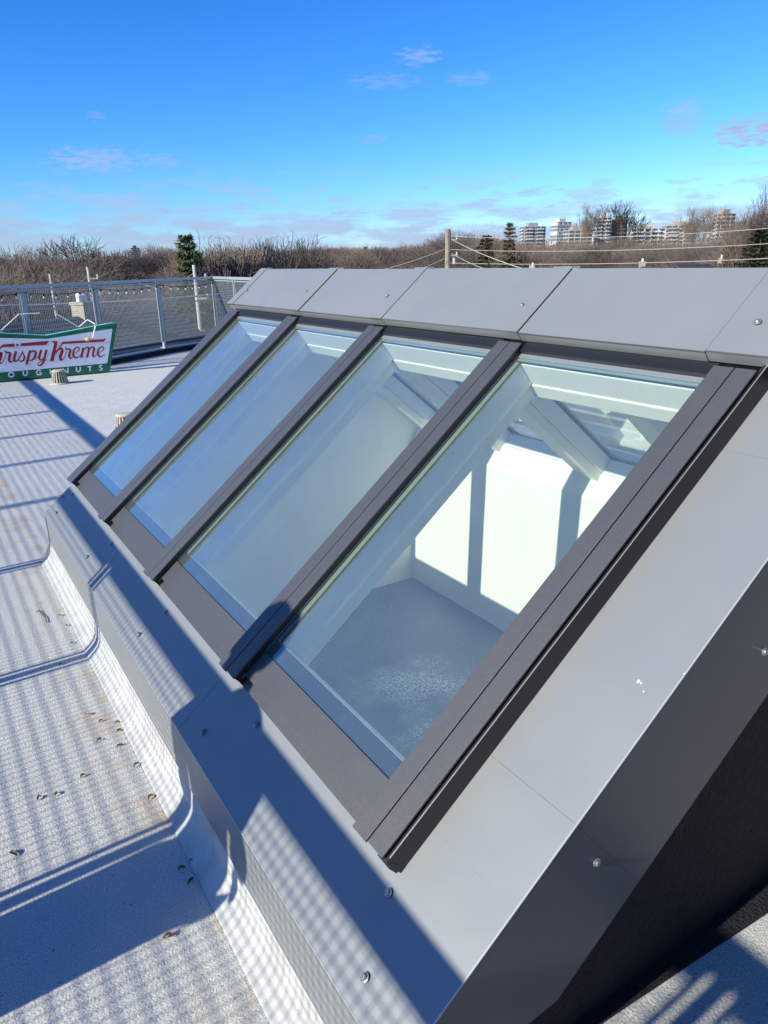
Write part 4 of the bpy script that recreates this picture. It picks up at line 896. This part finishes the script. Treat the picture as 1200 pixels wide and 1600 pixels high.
# ------------------------------------------------------------------ far towers
MT['concrete'] = mat('tan_concrete', (.48, .42, .34), .8, .3, nscale=.05, namt=.12); MT['greyconc'] = mat('grey_concrete', (.36, .36, .37), .8, .3, nscale=.05, namt=.12)
MT['whiteconc'] = mat('white_rendered_facade', (.52, .50, .47), .7, .3, nscale=.05, namt=.06); MT['browncl'] = mat('brown_facade', (.20, .15, .125), .8, .3, nscale=.05, namt=.15); MT['glassdark'] = mat('blue_grey_glazing', (.06, .08, .11), .15, .6)
def tower(px0, px1, py, dist, wm, label, fl=3.0, rot=.35, bm_='whiteconc', style='balcony', depth=.7, pent=True, name='apartment_tower'):
    a, b = at(px0, py, dist), at(px1, py, dist); c = (a + b) / 2; W_ = (b - a).length / (math.cos(rot) + depth * abs(math.sin(rot))); D_ = W_ * depth; top = c.z
    d = (b - a); th = math.atan2(d.y, d.x) + rot; t = thing(name, (c.x, c.y, GZ), label, 'building'); m = Matrix.Translation((c.x, c.y, 0)) @ Matrix.Rotation(th, 4, 'Z')
    def put(mb, n, mt, **k): o = mb.obj(n, mt, t, **k); o.matrix_basis = m; return o
    w2, d2 = W_ / 2, D_ / 2
    put(MB().box(-w2, w2, -d2, d2, GZ, top), 'wall', MT[wm])
    n = int((top - GZ) / fl); win = MB(); bal = MB()
    for i in range(n):
        z = top - (i + 1) * fl
        if z < GZ: break
        if style == 'cells':
            k = 9
            for j in range(k):
                x0 = -w2 + W_ * j / k
                if (i * 7 + j * 5 + i * j) % 3: win.box(x0 + .4, x0 + W_ / k - .4, -d2 - .12, -d2 + .05, z + .5, z + fl - .4)
                y0 = -d2 + D_ * j / k
                if (i * 5 + j * 3) % 3:
                    win.box(-w2 - .12, -w2 + .05, y0 + .3, y0 + D_ / k - .3, z + .5, z + fl - .4)
        else:
            k = max(3, int(W_ / 5))
            for j in range(k):
                x0 = -w2 + W_ * j / k; win.box(x0 + .6, x0 + W_ / k - .6, -d2 - .12, -d2 + .05, z + .8, z + fl - .5)
            k = max(2, int(D_ / 5))
            for j in range(k):
                y0 = -d2 + D_ * j / k
                for s_ in (-1, 1): win.box(s_ * w2 - .12, s_ * w2 + .12, y0 + .6, y0 + D_ / k - .6, z + .8, z + fl - .5)
            if style == 'balcony':
                k = max(2, int(W_ / 9))
                for j in range(k):
                    x0 = -w2 + W_ * j / k; bal.box(x0 + W_ / k * .15, x0 + W_ / k * .75, -d2 - 1.6, -d2 - .13, z - .1, z + 1.05)
                bal.box(-w2 - 1.5, -w2 - .13, -d2 * .7, -d2 * .05, z - .1, z + 1.05)
    put(win, 'window', MT['glassdark'])['kind'] = 'stuff'
    if bal.v: put(bal, 'balcony', MT[bm_])['kind'] = 'stuff'
    if pent:
        put(MB().box(-w2 * .55, w2 * .35, -d2 * .6, d2 * .5, top + .01, top + 3.2), 'penthouse', MT[wm]); put(MB().box(-w2 - .2, w2 + .2, -d2 - .2, d2 + .2, top - .4, top + .0), 'parapet', MT[bm_])
    return t
tower(812, 853, 354, 760, 'greyconc', 'grey slab tower with pale balconies, first of the towers from the left')
tower(861, 893, 347, 800, 'whiteconc', 'dark topped white tower with a checkered facade', style='cells', rot=.5, depth=.9, name='checkered_tower')
tower(880, 926, 360, 700, 'concrete', 'low cream block in front of the checkered tower', style='plain')
tower(930, 956, 340, 720, 'concrete', 'tan half of the brown twin tower behind the round bare tree', rot=.2)
tower(955, 981, 343, 730, 'browncl', 'brown half of the twin tower behind the round bare tree', bm_='browncl', rot=.2)
tower(983, 1040, 357, 640, 'whiteconc', 'long white mid rise block with rows of balconies', rot=.15, depth=.4)
tower(1035, 1090, 352, 700, 'concrete', 'tan stepped block right of the long white one', rot=.25, depth=.5)
tower(1115, 1150, 334, 690, 'concrete', 'tan tower with strong balcony bands near the right edge', rot=.75, bm_='concrete')
tower(202, 218, 387, 1300, 'greyconc', 'pale slim tower on the left skyline', rot=.3)
tower(166, 196, 400, 1100, 'whiteconc', 'low white block on the left skyline', rot=.1, depth=.4)
tower(142, 152, 400, 1400, 'greyconc', 'small grey block left of the low white one on the skyline', rot=.3, pent=False)
tower(153, 164, 402, 1350, 'browncl', 'small dark block touching the low white one on the skyline', rot=.1, pent=False)
# ------------------------------------------------------------------ unseen block shaped as a stair house, added behind the camera to darken the gable
MT['darkclad'] = mat('dark_ribbed_cladding', (.035, .037, .04), .6, .4, nscale=3, namt=.2); MT['doorpaint'] = mat('dark_grey_door', (.06, .065, .07), .5, .4)
sh = thing('added_shade_block', (2.6, -2.9, 0), 'added dark block, unseen behind the camera, that darkens the skylight gable', 'building')
MB().box(-.6, 7.0, -4.0, -2.2, .002, 3.8).obj('wall', MT['darkclad'], sh)
mb = MB()
for i in range(52): mb.box(-.55 + i * .145, -.50 + i * .145, -2.199, -2.17, .02, 3.75)
mb.obj('cladding_rib', MT['darkclad'], sh)
MB().box(-.7, 7.1, -4.1, -2.1, 3.801, 3.92).obj('roof', MT['coping'], sh)
MB().box(1.2, 2.1, -2.168, -2.13, .01, 2.05).obj('door', MT['doorpaint'], sh)
MB().tube([(1.30, -2.128, 1.0), (1.30, -2.07, 1.0), (1.42, -2.07, 1.0)], .009, 6).obj('handle', MT['silver'], bpy.data.objects['door'])
